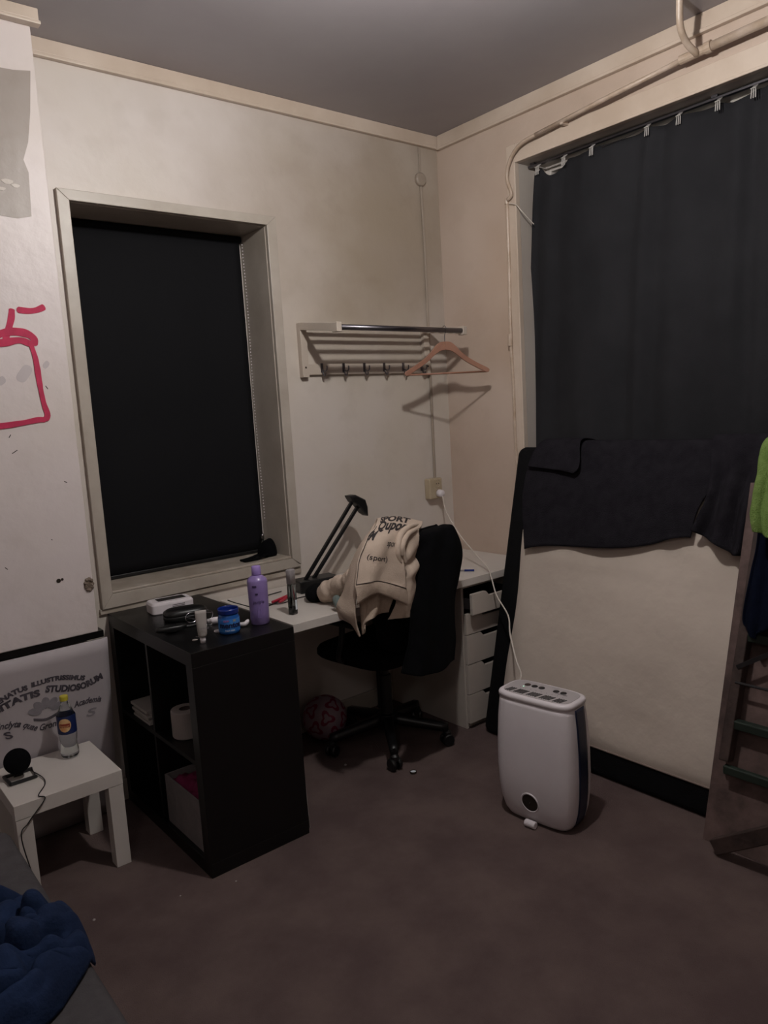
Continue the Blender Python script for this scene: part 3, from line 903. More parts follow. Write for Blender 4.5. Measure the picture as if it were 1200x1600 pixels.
def offA(u, v, p):
    k = max(0, (v - .45) / .55)
    return dn * (k * (.010 * sin(u * 16 + 2 * noise.noise(Vector((u * 4, v, 1)))) + .010 * fbm(p, 3, 2) + .008)) + Vector((0, 0, .01 * sin(u * 9) * (v > .97)))
tag(MB().grid(sheet(rows, 90, 60, offA)).build('draped_towel', M['grey_fab'], smooth=True, solid=.005, soff=1),
    'wide charcoal towel draped over the top of the leaning mattress', 'towel')
rows = [[mp(y, mz1 + .030, -.10) for y in (2.15, 2.06, 1.97)],
        [mp(y, mz1 + .036, -.03) for y in (2.16, 2.07, 1.975)],
        [mp(y, mz1 + .014, .034) for y in (2.19, 2.08, 1.98)],
        [(2.673, 2.235, 1.245), (2.668, 2.107, 1.239), (2.672, 1.954, 1.241)],
        [(2.671, 2.222, 1.236), (2.665, 2.099, 1.228), (2.664, 1.979, 1.208)]]
tag(MB().grid(sheet(rows, 40, 30, lambda u, v, p: dn * (.006 * fbm(p, 6, 9) + .004))).build('small_cloth', M['grey_fab'], smooth=True, solid=.004, soff=1, sub=1),
    'small folded charcoal cloth lying on the left end of the draped towel', 'cloth')
# left hanging fold
rows = [[(2.681, 2.197, 1.236), (2.674, 2.149, 1.226), (2.679, 2.110, 1.221)], [(2.655, 2.247, 1.129), (2.639, 2.179, 1.104), (2.647, 2.125, 1.092)],
        [(2.627, 2.240, 1.014), (2.613, 2.163, 1.001), (2.623, 2.131, 0.993)], [(2.592, 2.195, 0.867), (2.586, 2.164, 0.865), (2.594, 2.134, 0.873)]]
# right garment
rows2 = [[mp(y, 1.27, -.140) for y in (1.36, 1.28, 1.2, 1.12)],
         [mp(y, mz1 + .032, -.12) for y in (1.37, 1.29, 1.2, 1.12)],
         [mp(y, mz1 + .038, -.02) for y in (1.38, 1.30, 1.2, 1.12)],
         [mp(y, mz1 + .010, .030) for y in (1.39, 1.31, 1.2, 1.12)],
         [(2.653, 1.364, 1.155), (2.643, 1.304, 1.147), (2.648, 1.237, 1.150), (2.652, 1.188, 1.151)],
         [(2.626, 1.414, 1.011), (2.607, 1.340, 0.983), (2.591, 1.244, 0.944), (2.611, 1.217, 0.944)]]
def offB(u, v, p):
    k = max(0, (v - .4) / .6)
    return dn * (k * (.017 * sin(u * 17 + 1) + .02 * fbm(p, 7, 6) + .014))
tag(MB().grid(sheet(rows2, 60, 60, offB)).build('draped_garment', M['grey_fab'], smooth=True, solid=.006, soff=1),
    'crumpled charcoal garment hanging over the right end of the leaning mattress', 'garment')

# ------------------------------------------------------------------ board, ladder and cloths at the right edge
PS = .27
def bp(y, z, off=0):
    n = Vector((-1, 0, PS)).normalized()
    return Vector((2.31 + PS * z, y, z)) + n * off
b = MB()
n_ = Vector((-1, 0, PS)).normalized()
bz1 = 1.20
b.hexa([bp(1.222, .0, 0), bp(1.222, .006, -.02), bp(1.215, bz1, 0), bp(1.215, bz1, -.02), bp(.62, .0, 0), bp(.62, .006, -.02), bp(.62, bz1, 0), bp(.62, bz1, -.02)])
tag(b.build('wooden_board', M['ply'], bevel=.002), 'stained brown wooden board leaning against the right end of the mattress', 'board')
t = thing('ladder', (2.35, .95, .2), 'wooden ladder with dark green rungs hanging in front of the stained board', 'ladder')
def stile(ps, name):
    p0, p1 = Vector(ps[0]), Vector(ps[1])
    MB().obox((p0 + p1) / 2, (0, 1, 0), n_, p1 - p0, .034, .045, (p1 - p0).length).build(name, M['wood_l'], t, bevel=.004)
q0 = Vector((2.354, 1.162, 0.291)); q1 = Vector((2.546, 1.142, 1.003))
stile((q0, q1 + (q1 - q0) * .12), 'stile')
r0 = q0 + Vector((0, -.36, 0)); r1 = q1 + Vector((0, -.30, 0))
stile((r0, r1 + (r1 - r0) * .12), 'stile')
for zz in (.265, .415, .70, .98):
    a = q0.lerp(q1, (zz - q0.z) / (q1.z - q0.z)); c = r0.lerp(r1, (zz - r0.z) / (r1.z - r0.z))
    MB().beam(a + n_ * .004, c + n_ * .004, .022 if zz < .3 else .03, .03).build('rung', M['rung'], t, bevel=.004)
a = q0.lerp(q1, .43); c = r0.lerp(r1, .72)
MB().beam(a + n_ * .024, c + n_ * .024, .008, .014).build('brace', M['dark_pl'], t)
a = q0.lerp(q1, .36); c = r0.lerp(r1, .36)
MB().tube([a + n_ * .02, c + n_ * .02], .005, 8).build('tie_rod', M['dark_pl'], t)
for e0, e1 in ((q0, q1), (r0, r1)):
    d_ = (e1 - e0).normalized(); e = e1 + (e1 - e0) * .12
    hk = [e + n_ * -.01, Vector((e.x, e.y, 0)) + Vector((0, 0, bz1 + .03)) + Vector((.03, 0, 0)), bp(e.y, bz1 + .014, -.012), bp(e.y, bz1 + .004, -.03), bp(e.y, bz1 - .03, -.032)]
    MB().tube(hk, .004, 8).build('hook', M['steel'], t)
# plank lying on the floor in front of the board
tag(MB().beam((2.262, 1.150, .026), (2.217, 0.850, 0.242), .035, .05).build('timber_batten', M['wood_l'], bevel=.003),
    'dark timber batten propped up in front of the foot of the stained board', 'timber')
# navy cloth over the ladder
rows = [[(2.510, 1.132, 1.018), (2.506, 1.105, 1.021), (2.507, 1.047, 1.027), (2.513, 0.925, 1.030)],
        [(2.485, 1.141, 0.915), (2.475, 1.103, 0.915), (2.477, 1.039, 0.923), (2.486, 0.932, 0.931)],
        [(2.447, 1.150, 0.765), (2.434, 1.104, 0.757), (2.440, 1.036, 0.778), (2.452, 0.936, 0.804)],
        [(2.438, 1.123, 0.733), (2.426, 1.103, 0.709), (2.430, 1.070, 0.742), (2.441, 0.949, 0.763)]]
top_ = [[bp(y, 1.10, -.05) for y in (1.13, 1.08, .96, .78)], [bp(y, 1.225, -.045) for y in (1.13, 1.08, .96, .78)], [bp(y, 1.232, .05) for y in (1.13, 1.08, .96, .78)], [bp(y, 1.18, .095) for y in (1.13, 1.08, .96, .78)]]
tag(MB().grid(sheet(top_ + rows, 40, 60, lambda u, v, p: n_ * (.008 * sin(u * 20 + v * 3) * v + .004))).build('hanging_cloth', M['navy'], smooth=True, solid=.005, soff=1),
    'very dark navy cloth hanging over the upper ladder rungs', 'cloth')
rows = [[Vector((2.905, y, 1.20)) for y in (1.04, .98, .85)], [Vector((2.90, y, 1.355)) for y in (1.04, .98, .85)],
        [Vector((2.80, y, 1.40)) for y in (1.05, .98, .85)], [Vector((2.62, y, 1.392)) for y in (1.07, .99, .85)],
        [(2.500, 1.103, 1.347), (2.490, 1.034, 1.351), (2.500, 0.908, 1.354)], [(2.460, 1.105, 1.247), (2.450, 1.026, 1.250), (2.460, 0.909, 1.252)],
        [(2.430, 1.113, 1.129), (2.420, 1.041, 1.123), (2.430, 0.914, 1.130)], [(2.430, 1.104, 1.071), (2.410, 1.032, 1.052), (2.430, 0.913, 1.054)]]
def offG(u, v, p): return Vector((-.010 * sin(u * 18) * v - .006 * fbm(p, 12, 3), .003 * fbm(p, 15, 8), .0))
tag(MB().grid(sheet(rows, 40, 60, offG)).build('green_towel', M['green'], smooth=True, solid=.009, soff=1),
    'lime green terry towel hanging at the right edge of the picture above the ladder', 'towel')

# ------------------------------------------------------------------ coat rack and hanger
t = thing('coat_rack', (2.375, WY, 1.72), 'white wall rack with slatted shelf, chrome rail and hooks between window and corner', 'coat rack')
RZ = 1.897; RF = 2.69
rz_ = lambda y: RZ + (y - RF) / (WY - .03 - RF) * .036
for x0 in (1.97, 2.745):
    MB().box((x0, WY - .03, 1.70), (x0 + .036, WY, 1.95)).build('upright', M['rack'], t, bevel=.002)
    MB().beam((x0 + .012, RF + .002, RZ), (x0 + .012, WY - .03, rz_(WY - .03)), .024, .034).build('arm', M['rack'], t, bevel=.002)
    MB().box((x0 - .001, RF - .01, RZ - .021), (x0 + .026, RF + .03, RZ + .021)).build('arm_end', M['rack'], t, bevel=.003)
for k, y in enumerate((2.94, 2.885, 2.82, 2.755)):
    MB().box((1.994, y - .010, rz_(y) - .006), (2.745, y + .010, rz_(y) + .005)).build('slat', M['rack'], t, bevel=.002)
MB().tube([(1.992, RF + .006, RZ), (2.748, RF + .006, RZ)], .0125, 16).build('rail', M['steel'], t, smooth=True)
MB().box((2.006, WY - .018, 1.712), (2.745, WY - .003, 1.762)).build('hook_board', M['rack'], t, bevel=.002)
for k in range(6):
    x = 2.085 + k * .128
    b = MB()
    b.box((x - .006, WY - .024, 1.722), (x + .006, WY - .018, 1.765))
    b.tube(crv([(x, WY - .024, 1.735), (x, WY - .045, 1.725), (x, WY - .06, 1.732), (x, WY - .062, 1.75)], 10), .0035, 8)
    b.tube(crv([(x, WY - .024, 1.728), (x, WY - .034, 1.708), (x, WY - .045, 1.708), (x, WY - .048, 1.72)], 10), .0035, 8)
    b.build('hook', M['steel'], t)
for x in (1.988, 2.763):
    MB().lathe([(.005, 0), (.004, .001)], (x, WY - .0305, 1.745), 10, (0, -1, 0)).build('screw', M['hole'], t)

t = thing('clothes_hanger', (2.62, 2.69, 1.68), 'brown wooden clothes hanger hanging on the chrome rail of the wall rack', 'hanger')
hc = Vector((2.622, 2.690, 0)); he = Vector((cos(radians(25)), -sin(radians(25)), 0)); hn = Vector((sin(radians(25)), cos(radians(25)), 0))
up_ = [(0, 1.842), (.028, 1.838), (.052, 1.820), (.078, 1.792), (.11, 1.765), (.16, 1.733), (.21, 1.706), (.219, 1.694)]
lo_ = [(.213, 1.684), (.196, 1.688), (.15, 1.713), (.10, 1.743), (.065, 1.771), (.03, 1.795), (0, 1.801)]
half = up_ + lo_
poly = [(a, z) for a, z in up_] + [(a, z) for a, z in lo_] + [(-a, z) for a, z in reversed(lo_[:-1])] + [(-a, z) for a, z in reversed(up_[1:])]
b = MB()
n0 = len(up_)
rs = []
for (a, z1), (a2, z2) in zip(up_, list(reversed(lo_)) + [lo_[0]]):
    pass
ua = crv([(a, 0, z) for a, z in up_], 24); la = crv([(a, 0, z) for a, z in reversed(lo_)], 24)
for sgn in (1, -1):
    rings_ = []
    for p, q in zip(ua, la):
        bow = -.018 * (p.x / .22) ** 2
        f = lambda P, d: hc + he * (sgn * P.x) + hn * (d + bow) + Vector((0, 0, P.z))
        th = .006
        rings_.append([f(p, -th), f(p, th), f(q, th), f(q, -th)])
    b.loft(rings_)
b.build('hanger_body', M['wood_h'], t, smooth=False, bevel=.002)
MB().tube([hc + he * .208 + hn * -.016 + Vector((0, 0, 1.688)), hc + he * -.208 + hn * -.016 + Vector((0, 0, 1.688))], .0048, 10).build('trouser_bar', M['wood_h'], t, smooth=True)
hk = [(0, 1.842), (0, 1.862), (.012, 1.880), (.020, 1.902)]
for k in range(9):
    a = radians(-20 + 25 * k)
    hk.append((.0 + .0185 * cos(a), RZ + .003 + .0185 * sin(a)))
hk2 = [(0, 0, 1.84), (.0, 0, 1.868), (.010, 0, 1.884), (.0185, 0, 1.903)] + [(.0185 * cos(radians(q)), 0, RZ + .002 + .0175 * sin(radians(q))) for q in range(10, 200, 20)]
hkp = [Vector((hc.x, hc.y, 0)) + Vector((.25, .9, 0)).normalized() * p[0] * -1 + Vector((0, 0, p[2])) for p in hk2]
MB().tube(crv(hkp, 40), .0017, 8).build('hook', M['steel'], t, smooth=True)

# ------------------------------------------------------------------ office chair
CX, CY = 2.05, 2.60
t = thing('office_chair', (CX, CY, 0), 'black swivel office chair pushed up to the desk with clothes over its backrest', 'office chair')
angs = [radians(a) for a in (236, 308, 164, 92, 20)]
for a in angs:
    d_ = Vector((cos(a), sin(a), 0)); s_ = Vector((-sin(a), cos(a), 0))
    b = MB()
    rr = []
    for k in range(9):
        q = k / 8; r_ = .03 + .25 * q; w = .026 - .008 * q; z = .115 - .035 * q; h = .03 - .008 * q
        c = Vector((CX, CY, z)) + d_ * r_
        rr.append([c - s_ * w, c - s_ * w * .7 + Vector((0, 0, h)), c + s_ * w * .7 + Vector((0, 0, h)), c + s_ * w, c + s_ * w * .7 - Vector((0, 0, h * .6)), c - s_ * w * .7 - Vector((0, 0, h * .6))])
    b.loft(rr)
    b.build('base_arm', M['black_pl'], t, smooth=True)
    e = Vector((CX, CY, 0)) + d_ * .275
    b = MB()
    wd = Vector((-sin(a + .6), cos(a + .6), 0))
    for k in (-1, 1):
        b.lathe([(.001, -.009), (.024, -.009), (.028, -.004), (.028, .004), (.024, .009), (.001, .009)], e + wd * k * .016 + Vector((0, 0, .0285)), 20, wd)
    b.lathe([(.02, 0), (.02, .02), (.012, .028)], e + Vector((0, 0, .045)), 14)
    b.tube([e + Vector((0, 0, .06)), e + Vector((0, 0, .10))], .008, 8)
    b.build('caster', M['black_pl'], t)
MB().lathe([(.03, .075), (.045, .08), (.045, .145), (.03, .15), (.028, .33), (.019, .335), (.019, .43)], (CX, CY, 0), 24).build('gas_column', M['black_pl'], t, smooth=False, bevel=.002)
MB().box((CX - .1, CY - .12, .415), (CX + .1, CY + .10, .445)).box((CX - .16, CY - .02, .42), (CX - .1, CY, .43)).build('mechanism', M['black_pl'], t, bevel=.006)
fw_ = Vector((-.14, 1, 0)).normalized(); rt_ = Vector((fw_.y, -fw_.x, 0))
# seat
sc_ = Vector((CX - .01, CY + .0, 0))
rr = []
for z, k in ((.440, .86), (.446, .95), (.462, 1.0), (.485, 1.0), (.500, .96), (.508, .84)):
    ring = []
    for q in range(40):
        a = q / 40 * 2 * pi
        ca, sa = cos(a), sin(a)
        e_ = 2 / 4.5
        X = math.copysign(abs(ca) ** e_, ca) * .245 * k; Y = math.copysign(abs(sa) ** e_, sa) * .235 * k
        zz = z + (.012 if Y > .15 else 0) * -1 * (Y - .15) / .09
        ring.append(sc_ + rt_ * X + fw_ * Y + Vector((0, 0, zz)))
    rr.append(ring)
MB().loft(rr).build('seat', M['black_fab'], t, smooth=True)
for sg in (-1, 1):
    e = sc_ + rt_ * (.262 * sg)
    MB().tube(crv([e + rt_ * (-.10 * sg) + Vector((0, 0, .462)), e + Vector((0, 0, .475)), e + fw_ * -.02 + Vector((0, 0, .56)), e + fw_ * -.03 + Vector((0, 0, .632))], 14), .013, 8).build('armrest_post', M['black_pl'], t, smooth=True)
    MB().beam(e - fw_ * .13 + Vector((0, 0, .645)), e + fw_ * .08 + Vector((0, 0, .645)), .05, .024).build('armrest_pad', M['black_pl'], t, bevel=.008, seg=3)
# backrest
bc = Vector((2.02, 2.315, 0)); 
rr = []
for s_, k in ((-.032, .9), (-.026, .97), (-.01, 1.0), (.01, 1.0), (.024, .97), (.03, .9)):
    ring = []
    for q in range(48):
        a = q / 48 * 2 * pi
        ca, sa = cos(a), sin(a); e_ = 2 / 5
        X = math.copysign(abs(ca) ** e_, ca) * .225 * k; Z = math.copysign(abs(sa) ** e_, sa) * .235 * k
        if Z < 0: X *= 1 + .12 * Z / .235
        zc = .765 + Z
        y = s_ + .18 * (X ** 2) * 2.0 - (zc - .76) * .12 
        ring.append(bc + rt_ * X + fw_ * y + Vector((0, 0, zc)))
    rr.append(ring)
MB().loft(rr).build('backrest', M['black_fab'], t, smooth=True)
MB().tube(crv([Vector((CX, CY - .1, .43)), Vector((CX - .005, CY - .26, .44)), Vector((CX - .01, CY - .31, .50)), bc - fw_ * .04 + Vector((0, 0, .62)), bc - fw_ * .045 + Vector((0, 0, .78))], 24), .018, 8).build('back_bar', M['black_pl'], t, smooth=True)

# ---- black jacket over the right half of the backrest
def bface(X, z, off):      # front (camera side) face of backrest
    return bc + rt_ * X + fw_ * (-.033 - off - (z - .76) * .12 + .36 * X * X) + Vector((0, 0, z))
def wave(a, f, seed):
    return lambda u, v, p: -fw_ * (a * sin(u * f + seed + v) * (.2 + .8 * v) + a * .8 * fbm(p, 6, seed))
rows = [[bface(X, .62, -.092) for X in (-.05, .06, .16, .215)], [bface(X, .98, -.09) for X in (-.05, .06, .16, .20)],
        [bface(X, 1.012, -.065) for X in (-.05, .06, .16, .195)], [bface(X, 1.02, -.02) for X in (-.05, .06, .16, .20)],
        [bface(X, 1.003, .012) for X in (-.05, .06, .16, .215)],
        [(1.948, 2.245, 0.935), (2.029, 2.235, 0.917), (2.142, 2.240, 0.897), (2.256, 2.270, 0.891)],
        [(1.915, 2.225, 0.760), (1.980, 2.215, 0.735), (2.081, 2.220, 0.713), (2.185, 2.250, 0.705)],
        [(1.893, 2.225, 0.606), (1.949, 2.205, 0.570), (2.050, 2.215, 0.543), (2.164, 2.240, 0.537)],
        [(1.847, 2.230, 0.478), (1.912, 2.200, 0.457), (2.016, 2.210, 0.442), (2.154, 2.240, 0.452)]]
tag(MB().grid(sheet(rows, 50, 80, wave(.007, 15, 2.2))).build('jacket', M['black_fab'], smooth=True, solid=.008, soff=0),
    'black jacket hanging over the right half of the office chair backrest', 'jacket')

# ---- beige sweatshirt
t = thing('sweatshirt', (1.8, 2.28, .75), 'beige sweatshirt with dark lettering thrown over the left half of the office chair backrest', 'sweatshirt')
rowsH = [[bface(X, .80, -.105) for X in (-.215, -.14, -.04)],
         [bface(X, .97, -.11) for X in (-.225, -.14, -.035)],
         [(1.871, 2.360, 1.086), (1.969, 2.360, 1.081), (2.072, 2.330, 1.050)],
         [(1.785, 2.270, 1.082), (1.886, 2.270, 1.078), (2.008, 2.260, 1.043)],
         [(1.699, 2.225, 1.042), (1.776, 2.205, 1.029), (1.869, 2.210, 1.004)],
         [(1.648, 2.205, 0.979), (1.735, 2.185, 0.954), (1.856, 2.195, 0.921)],
         [(1.626, 2.195, 0.911), (1.716, 2.175, 0.897), (1.852, 2.185, 0.844)],
         [(1.620, 2.194, 0.890), (1.713, 2.172, 0.890), (1.855, 2.182, 0.831)]]
def offH(u, v, p): return -fw_ * (.006 * sin(u * 11 + 5 * v) * v + .008 * fbm(p, 7, 3))
H = sheet(rowsH, 50, 70, offH)
MB().grid(H).build('body_cloth', M['hoodie'], t, smooth=True, solid=.007, soff=0)
last = H[-1]
rib = []
for k in range(8):
    q = k / 7
    tgt = crv([(1.617, 2.190, 0.816), (1.692, 2.178, 0.844), (1.750, 2.174, 0.823), (1.852, 2.180, 0.765)], 50)
    rib.append([last[i].lerp(tgt[i], q) + -fw_ * (.004 * sin(pi * q)) for i in range(50)])
MB().tube([p - fw_ * .005 for p in last[1:-1]], .0014, 6).build('seam', M['print'], t, smooth=True)
MB().tube([H[j][1] - fw_ * .0055 for j in range(22, len(H), 1)], .0013, 6).build('seam', M['print'], t, smooth=True)
MB().grid(rib).build('hem_band', M['hood_rib'], t, smooth=True, solid=.007, soff=0)
# left side of the body hanging outwards (second layer)
rows = [[(1.835, 2.320, 1.081), (1.767, 2.270, 1.064), (1.770, 2.250, 1.053)], [(1.743, 2.300, 1.025), (1.711, 2.260, 1.011), (1.699, 2.220, 1.010)],
        [(1.690, 2.310, 0.934), (1.656, 2.250, 0.910), (1.646, 2.210, 0.905)], [(1.657, 2.330, 0.836), (1.625, 2.260, 0.815), (1.626, 2.210, 0.811)],
        [(1.633, 2.340, 0.788), (1.613, 2.270, 0.766), (1.622, 2.210, 0.762)], [(1.633, 2.330, 0.736), (1.639, 2.260, 0.724), (1.642, 2.220, 0.681)]]
MB().grid(sheet(rows, 24, 50, lambda u, v, p: -fw_ * .008 * fbm(p, 9, 2))).build('side_cloth', M['hoodie'], t, smooth=True, solid=.007, soff=0)
# inner layers seen below the hem
rows = [[(1.660, 2.235, 0.837), (1.726, 2.220, 0.838), (1.813, 2.225, 0.794)], [(1.664, 2.235, 0.774), (1.714, 2.210, 0.792), (1.795, 2.230, 0.759)],
        [(1.666, 2.235, 0.680), (1.681, 2.205, 0.742), (1.799, 2.240, 0.743)]]
MB().grid(sheet(rows, 24, 24, lambda u, v, p: -fw_ * .008 * sin(u * 14))).build('inner_hem', M['hood_rib'], t, smooth=True, solid=.006, soff=0)
rows = [[(1.838, 2.235, 1.006), (1.888, 2.215, 1.031), (1.991, 2.245, 1.044)], [(1.864, 2.235, 0.925), (1.900, 2.205, 0.943), (1.971, 2.240, 0.932)],
        [(1.865, 2.235, 0.847), (1.901, 2.205, 0.858), (1.958, 2.240, 0.842)], [(1.839, 2.235, 0.761), (1.879, 2.212, 0.757), (1.937, 2.240, 0.740)],
        [(1.796, 2.235, 0.711), (1.845, 2.215, 0.709), (1.923, 2.240, 0.692)]]
MB().grid(sheet(rows, 30, 60, lambda u, v, p: -fw_ * (.010 * sin(v * 26 + u * 5) * (v < .55) * sin(pi * min(1, v / .55)) + .006 * fbm(p, 12, 1)))).build('sleeve', M['hoodie'], t, smooth=True, solid=.006, soff=0)
# hood roll on the top right
for k, rr_ in enumerate((.014, .012, .011)):
    MB().tube(crv([(1.841, 2.195, 0.934), (1.832, 2.195, 0.986), (1.869, 2.215, 1.039), (1.944, 2.245, 1.059), (2.036, 2.290, 1.050)], 30) if k == 0 else
              crv([(1.849, 2.190, 0.963) if k == 1 else (1.866, 2.190, 0.930), (1.855, 2.190, 1.003), (1.902, 2.215, 1.034), (1.966, 2.240, 1.043), (2.029, 2.280, 1.041)], 30),
              [rr_ * (.6 + .4 * sin(pi * min(1, q / 26))) for q in range(30)], 10).build('hood_fold', M['hoodie'], t, smooth=True)
# sleeve lying across to the desk
MB().tube(crv([(1.746, 2.360, 0.879), (1.736, 2.420, 0.841), (1.744, 2.500, 0.820), (1.729, 2.560, 0.786), (1.745, 2.575, .775)], 40),
          [.037 + .004 * sin(q * .55) + .002 * sin(q * 1.3) for q in range(40)], 20).build('sleeve', M['hoodie'], t, smooth=True)
MB().tube(crv([(1.80, 2.56, .776), (1.755, 2.548, .772), (1.725, 2.535, .768)], 10), [.036, .035, .034, .033, .032, .031, .030, .028, .024, .015], 20).build('cuff', M['hood_rib'], t, smooth=True)
MB().tube(crv([(1.696, 2.440, 0.793), (1.691, 2.410, 0.764), (1.696, 2.385, 0.741)], 14), [.010, .014, .017, .018, .018, .018, .018, .018, .018, .017, .016, .014, .012, .008], 12).build('lining', M['mint'], t, smooth=True)
# lettering on the cloth
def hmap(u0, v0, su, sv, ang=0.0, S=None):
    S = S or H
    def f(x, y, z):
        X = x * cos(ang) - y * sin(ang); Y = x * sin(ang) + y * cos(ang)
        u = min(max(u0 + X * su, 0), 1); v = min(max(v0 - Y * sv, 0), 1)
        a = u * (len(S[0]) - 1); b_ = v * (len(S) - 1)
        i = min(int(a), len(S[0]) - 2); j = min(int(b_), len(S) - 2); fa = a - i; fb = b_ - j
        p = (S[j][i] * (1 - fa) + S[j][i + 1] * fa) * (1 - fb) + (S[j + 1][i] * (1 - fa) + S[j + 1][i + 1] * fa) * fb
        nrm = (S[j][i + 1] - S[j][i]).cross(S[j + 1][i] - S[j][i]).normalized()
        if nrm.y > 0: nrm = -nrm
        if nrm.z < -.3: nrm = -nrm
        return p + nrm * (.0048 + z)
    return f
text_mesh('SPORT', 'lettering', M['print'], t, hmap(.45, .41, 3.9, 1.8), size=.05, bold=.0022, depth=.0003, sub=3)
text_mesh('Qupor', 'lettering', M['print'], t, hmap(.46, .49, 3.4, 1.9), size=.062, bold=.0022, depth=.0003, sub=3)
text_mesh('EM', 'lettering', M['print'], t, hmap(.13, .57, 3.0, 1.7), size=.062, bold=.0022, depth=.0003, sub=3)
text_mesh('sport', 'lettering', M['print'], t, hmap(.70, .60, 3.4, 1.7), size=.036, depth=.0003, sub=3)
text_mesh('(sport)', 'lettering', M['print'], t, hmap(.42, .70, 5.0, 1.6), size=.032, depth=.0003, sub=3)

# ------------------------------------------------------------------ desk things
t = thing('desk_lamp', (1.86, 2.84, dz), 'black desk lamp with twin bar arm leaning up to the right', 'desk lamp')
lb = Vector((1.855, 2.82, dz))
MB().obox(lb + Vector((0, 0, .028)), (1, -.12, 0), (.12, 1, 0), (0, 0, 1), .20, .10, .054).build('base', M['black_pl'], t, bevel=.006, seg=3)
top_l = Vector((2.092, 2.820, 1.110)); top_r = Vector((2.128, 2.820, 1.087))
bl = Vector((1.802, 2.820, 0.801)); br = Vector((1.836, 2.820, 0.788))
MB().beam(bl + Vector((0, 0, -.012)), top_l, .014, .013, (0, 1, 0)).build('arm_bar', M['black_pl'], t)
MB().beam(br + Vector((0, 0, -.012)), top_r, .014, .013, (0, 1, 0)).build('arm_bar', M['black_pl'], t)
hd = [(2.061, 2.820, 1.144), (2.099, 2.820, 1.145), (2.158, 2.820, 1.114), (2.170, 2.820, 1.075), (2.170, 2.820, 1.029), (2.148, 2.820, 1.044), (2.110, 2.820, 1.092), (2.081, 2.820, 1.111)]
b = MB()
ctr = sum((Vector(p) for p in hd), Vector((0, 0, 0))) / len(hd)
ring = lambda k, dy: [ctr + (Vector(p) - ctr) * k + Vector((0, dy, 0)) for p in hd]
b.loft([ring(.75, -.028), ring(.95, -.022), ring(.95, .022), ring(.75, .028)])
b.build('lamp_head', M['black_pl'], t, bevel=.003)
tag(MB().tube(crv([(1.76, 2.85, dz + .004), (1.68, 2.80, dz + .004), (1.60, 2.74, dz + .004), (1.50, 2.72, dz + .004), (1.42, 2.75, dz + .035), (1.38, 2.76, dz + .056)], 40), .0025, 6).build('lamp_cable', M['black_pl'], smooth=True),
    'black cable curving from the desk lamp base over to the shelf top', 'cable')
tag(MB().tube(crv([(1.78, 2.72, dz + .004), (1.70, 2.73, dz + .004), (1.60, 2.71, dz + .004), (1.55, 2.78, dz + .004), (1.60, 2.87, dz + .004), (1.72, 2.90, dz + .004)], 40), .0022, 6).build('charging_cable', M['black_pl'], smooth=True),
    'thin black cable looped flat on the desk behind the purple bottle', 'cable')
# black sock/pouch on desk under the lamp
rr = []
for k in range(9):
    q = k / 8
    c = Vector((1.70, 2.60, dz)).lerp(Vector((1.80, 2.70, dz)), q)
    r_ = .030 * sin(pi * (.12 + .8 * q)) + .012
    rr.append([c + Vector((-.7, .7, 0)).normalized() * cos(a) * r_ * 1.3 + Vector((0, 0, max(0, .022 + sin(a) * r_ * .85 + .02 * q))) for a in [m_ * pi / 8 for m_ in range(16)]])
tag(MB().loft(rr).build('cloth_pouch', M['black_fab'], smooth=True, sub=1), 'small black cloth pouch on the desk in front of the desk lamp', 'pouch')

t = thing('spray_bottle', (1.545, 2.53, dz), 'slim clear and grey spray bottle standing on the left end of the desk', 'bottle')
def sq(cx_, cy_, z, w, d__, ang=.3, n=24, e=5):
    out = []
    for q in range(n):
        a = q / n * 2 * pi; ca, sa = cos(a), sin(a)
        X = math.copysign(abs(ca) ** (2 / e), ca) * w; Y = math.copysign(abs(sa) ** (2 / e), sa) * d__
        out.append(Vector((cx_ + X * cos(ang) - Y * sin(ang), cy_ + X * sin(ang) + Y * cos(ang), z)))
    return out
sb = (1.548, 2.53)
MB().loft([sq(*sb, dz + z, w, w * .75) for z, w in ((0, .016), (.004, .0175), (.05, .0175), (.12, .0165), (.125, .015))]).build('body', M['darkglass'], t, smooth=True)
MB().loft([sq(*sb, dz + z, w, w * .75) for z, w in ((.006, .0145), (.035, .0145))]).build('liquid', M['dark_pl'], t, smooth=True)
MB().loft([sq(*sb, dz + z, w, w * .78) for z, w in ((.1255, .0165), (.18, .0165), (.184, .0145))]).build('cap', M['grey_pl'], t, smooth=True)
MB().obox((sb[0] + .008, sb[1] - .0142, dz + .04), (cos(.3), sin(.3), 0), (-sin(.3), cos(.3), 0), (0, 0, 1), .010, .0006, .04).build('label', M['txt_white'], t)

t = thing('pliers', (1.62, 2.78, dz), 'red handled pliers lying on the desk behind the bottles', 'pliers')
MB().tube(crv([(1.60, 2.72, dz + .008), (1.64, 2.745, dz + .009), (1.675, 2.775, dz + .009)], 12), .0065, 8).build('handle', M['red'], t, smooth=True)
MB().tube(crv([(1.58, 2.745, dz + .008), (1.63, 2.762, dz + .009), (1.672, 2.782, dz + .009)], 12), .0065, 8).build('handle', M['red'], t, smooth=True)
MB().beam((1.672, 2.778, dz + .009), (1.72, 2.812, dz + .009), .016, .010).build('jaws', M['steel'], t, bevel=.003)

t = thing('pen', (2.5, 2.5, dz), 'thin pen with a dark blue cap lying on the desk near the corner', 'pen')
pa, pb_, pc_ = Vector((2.46, 2.585, dz + .005)), Vector((2.515, 2.520, dz + .005)), Vector((2.545, 2.484, dz + .005))
MB().tube([pa, pb_], .0038, 8).build('barrel', M['grey_pl'], t, smooth=True)
MB().tube([pb_, pc_], .0052, 8).build('cap', M['jar_navy'], t, smooth=True)

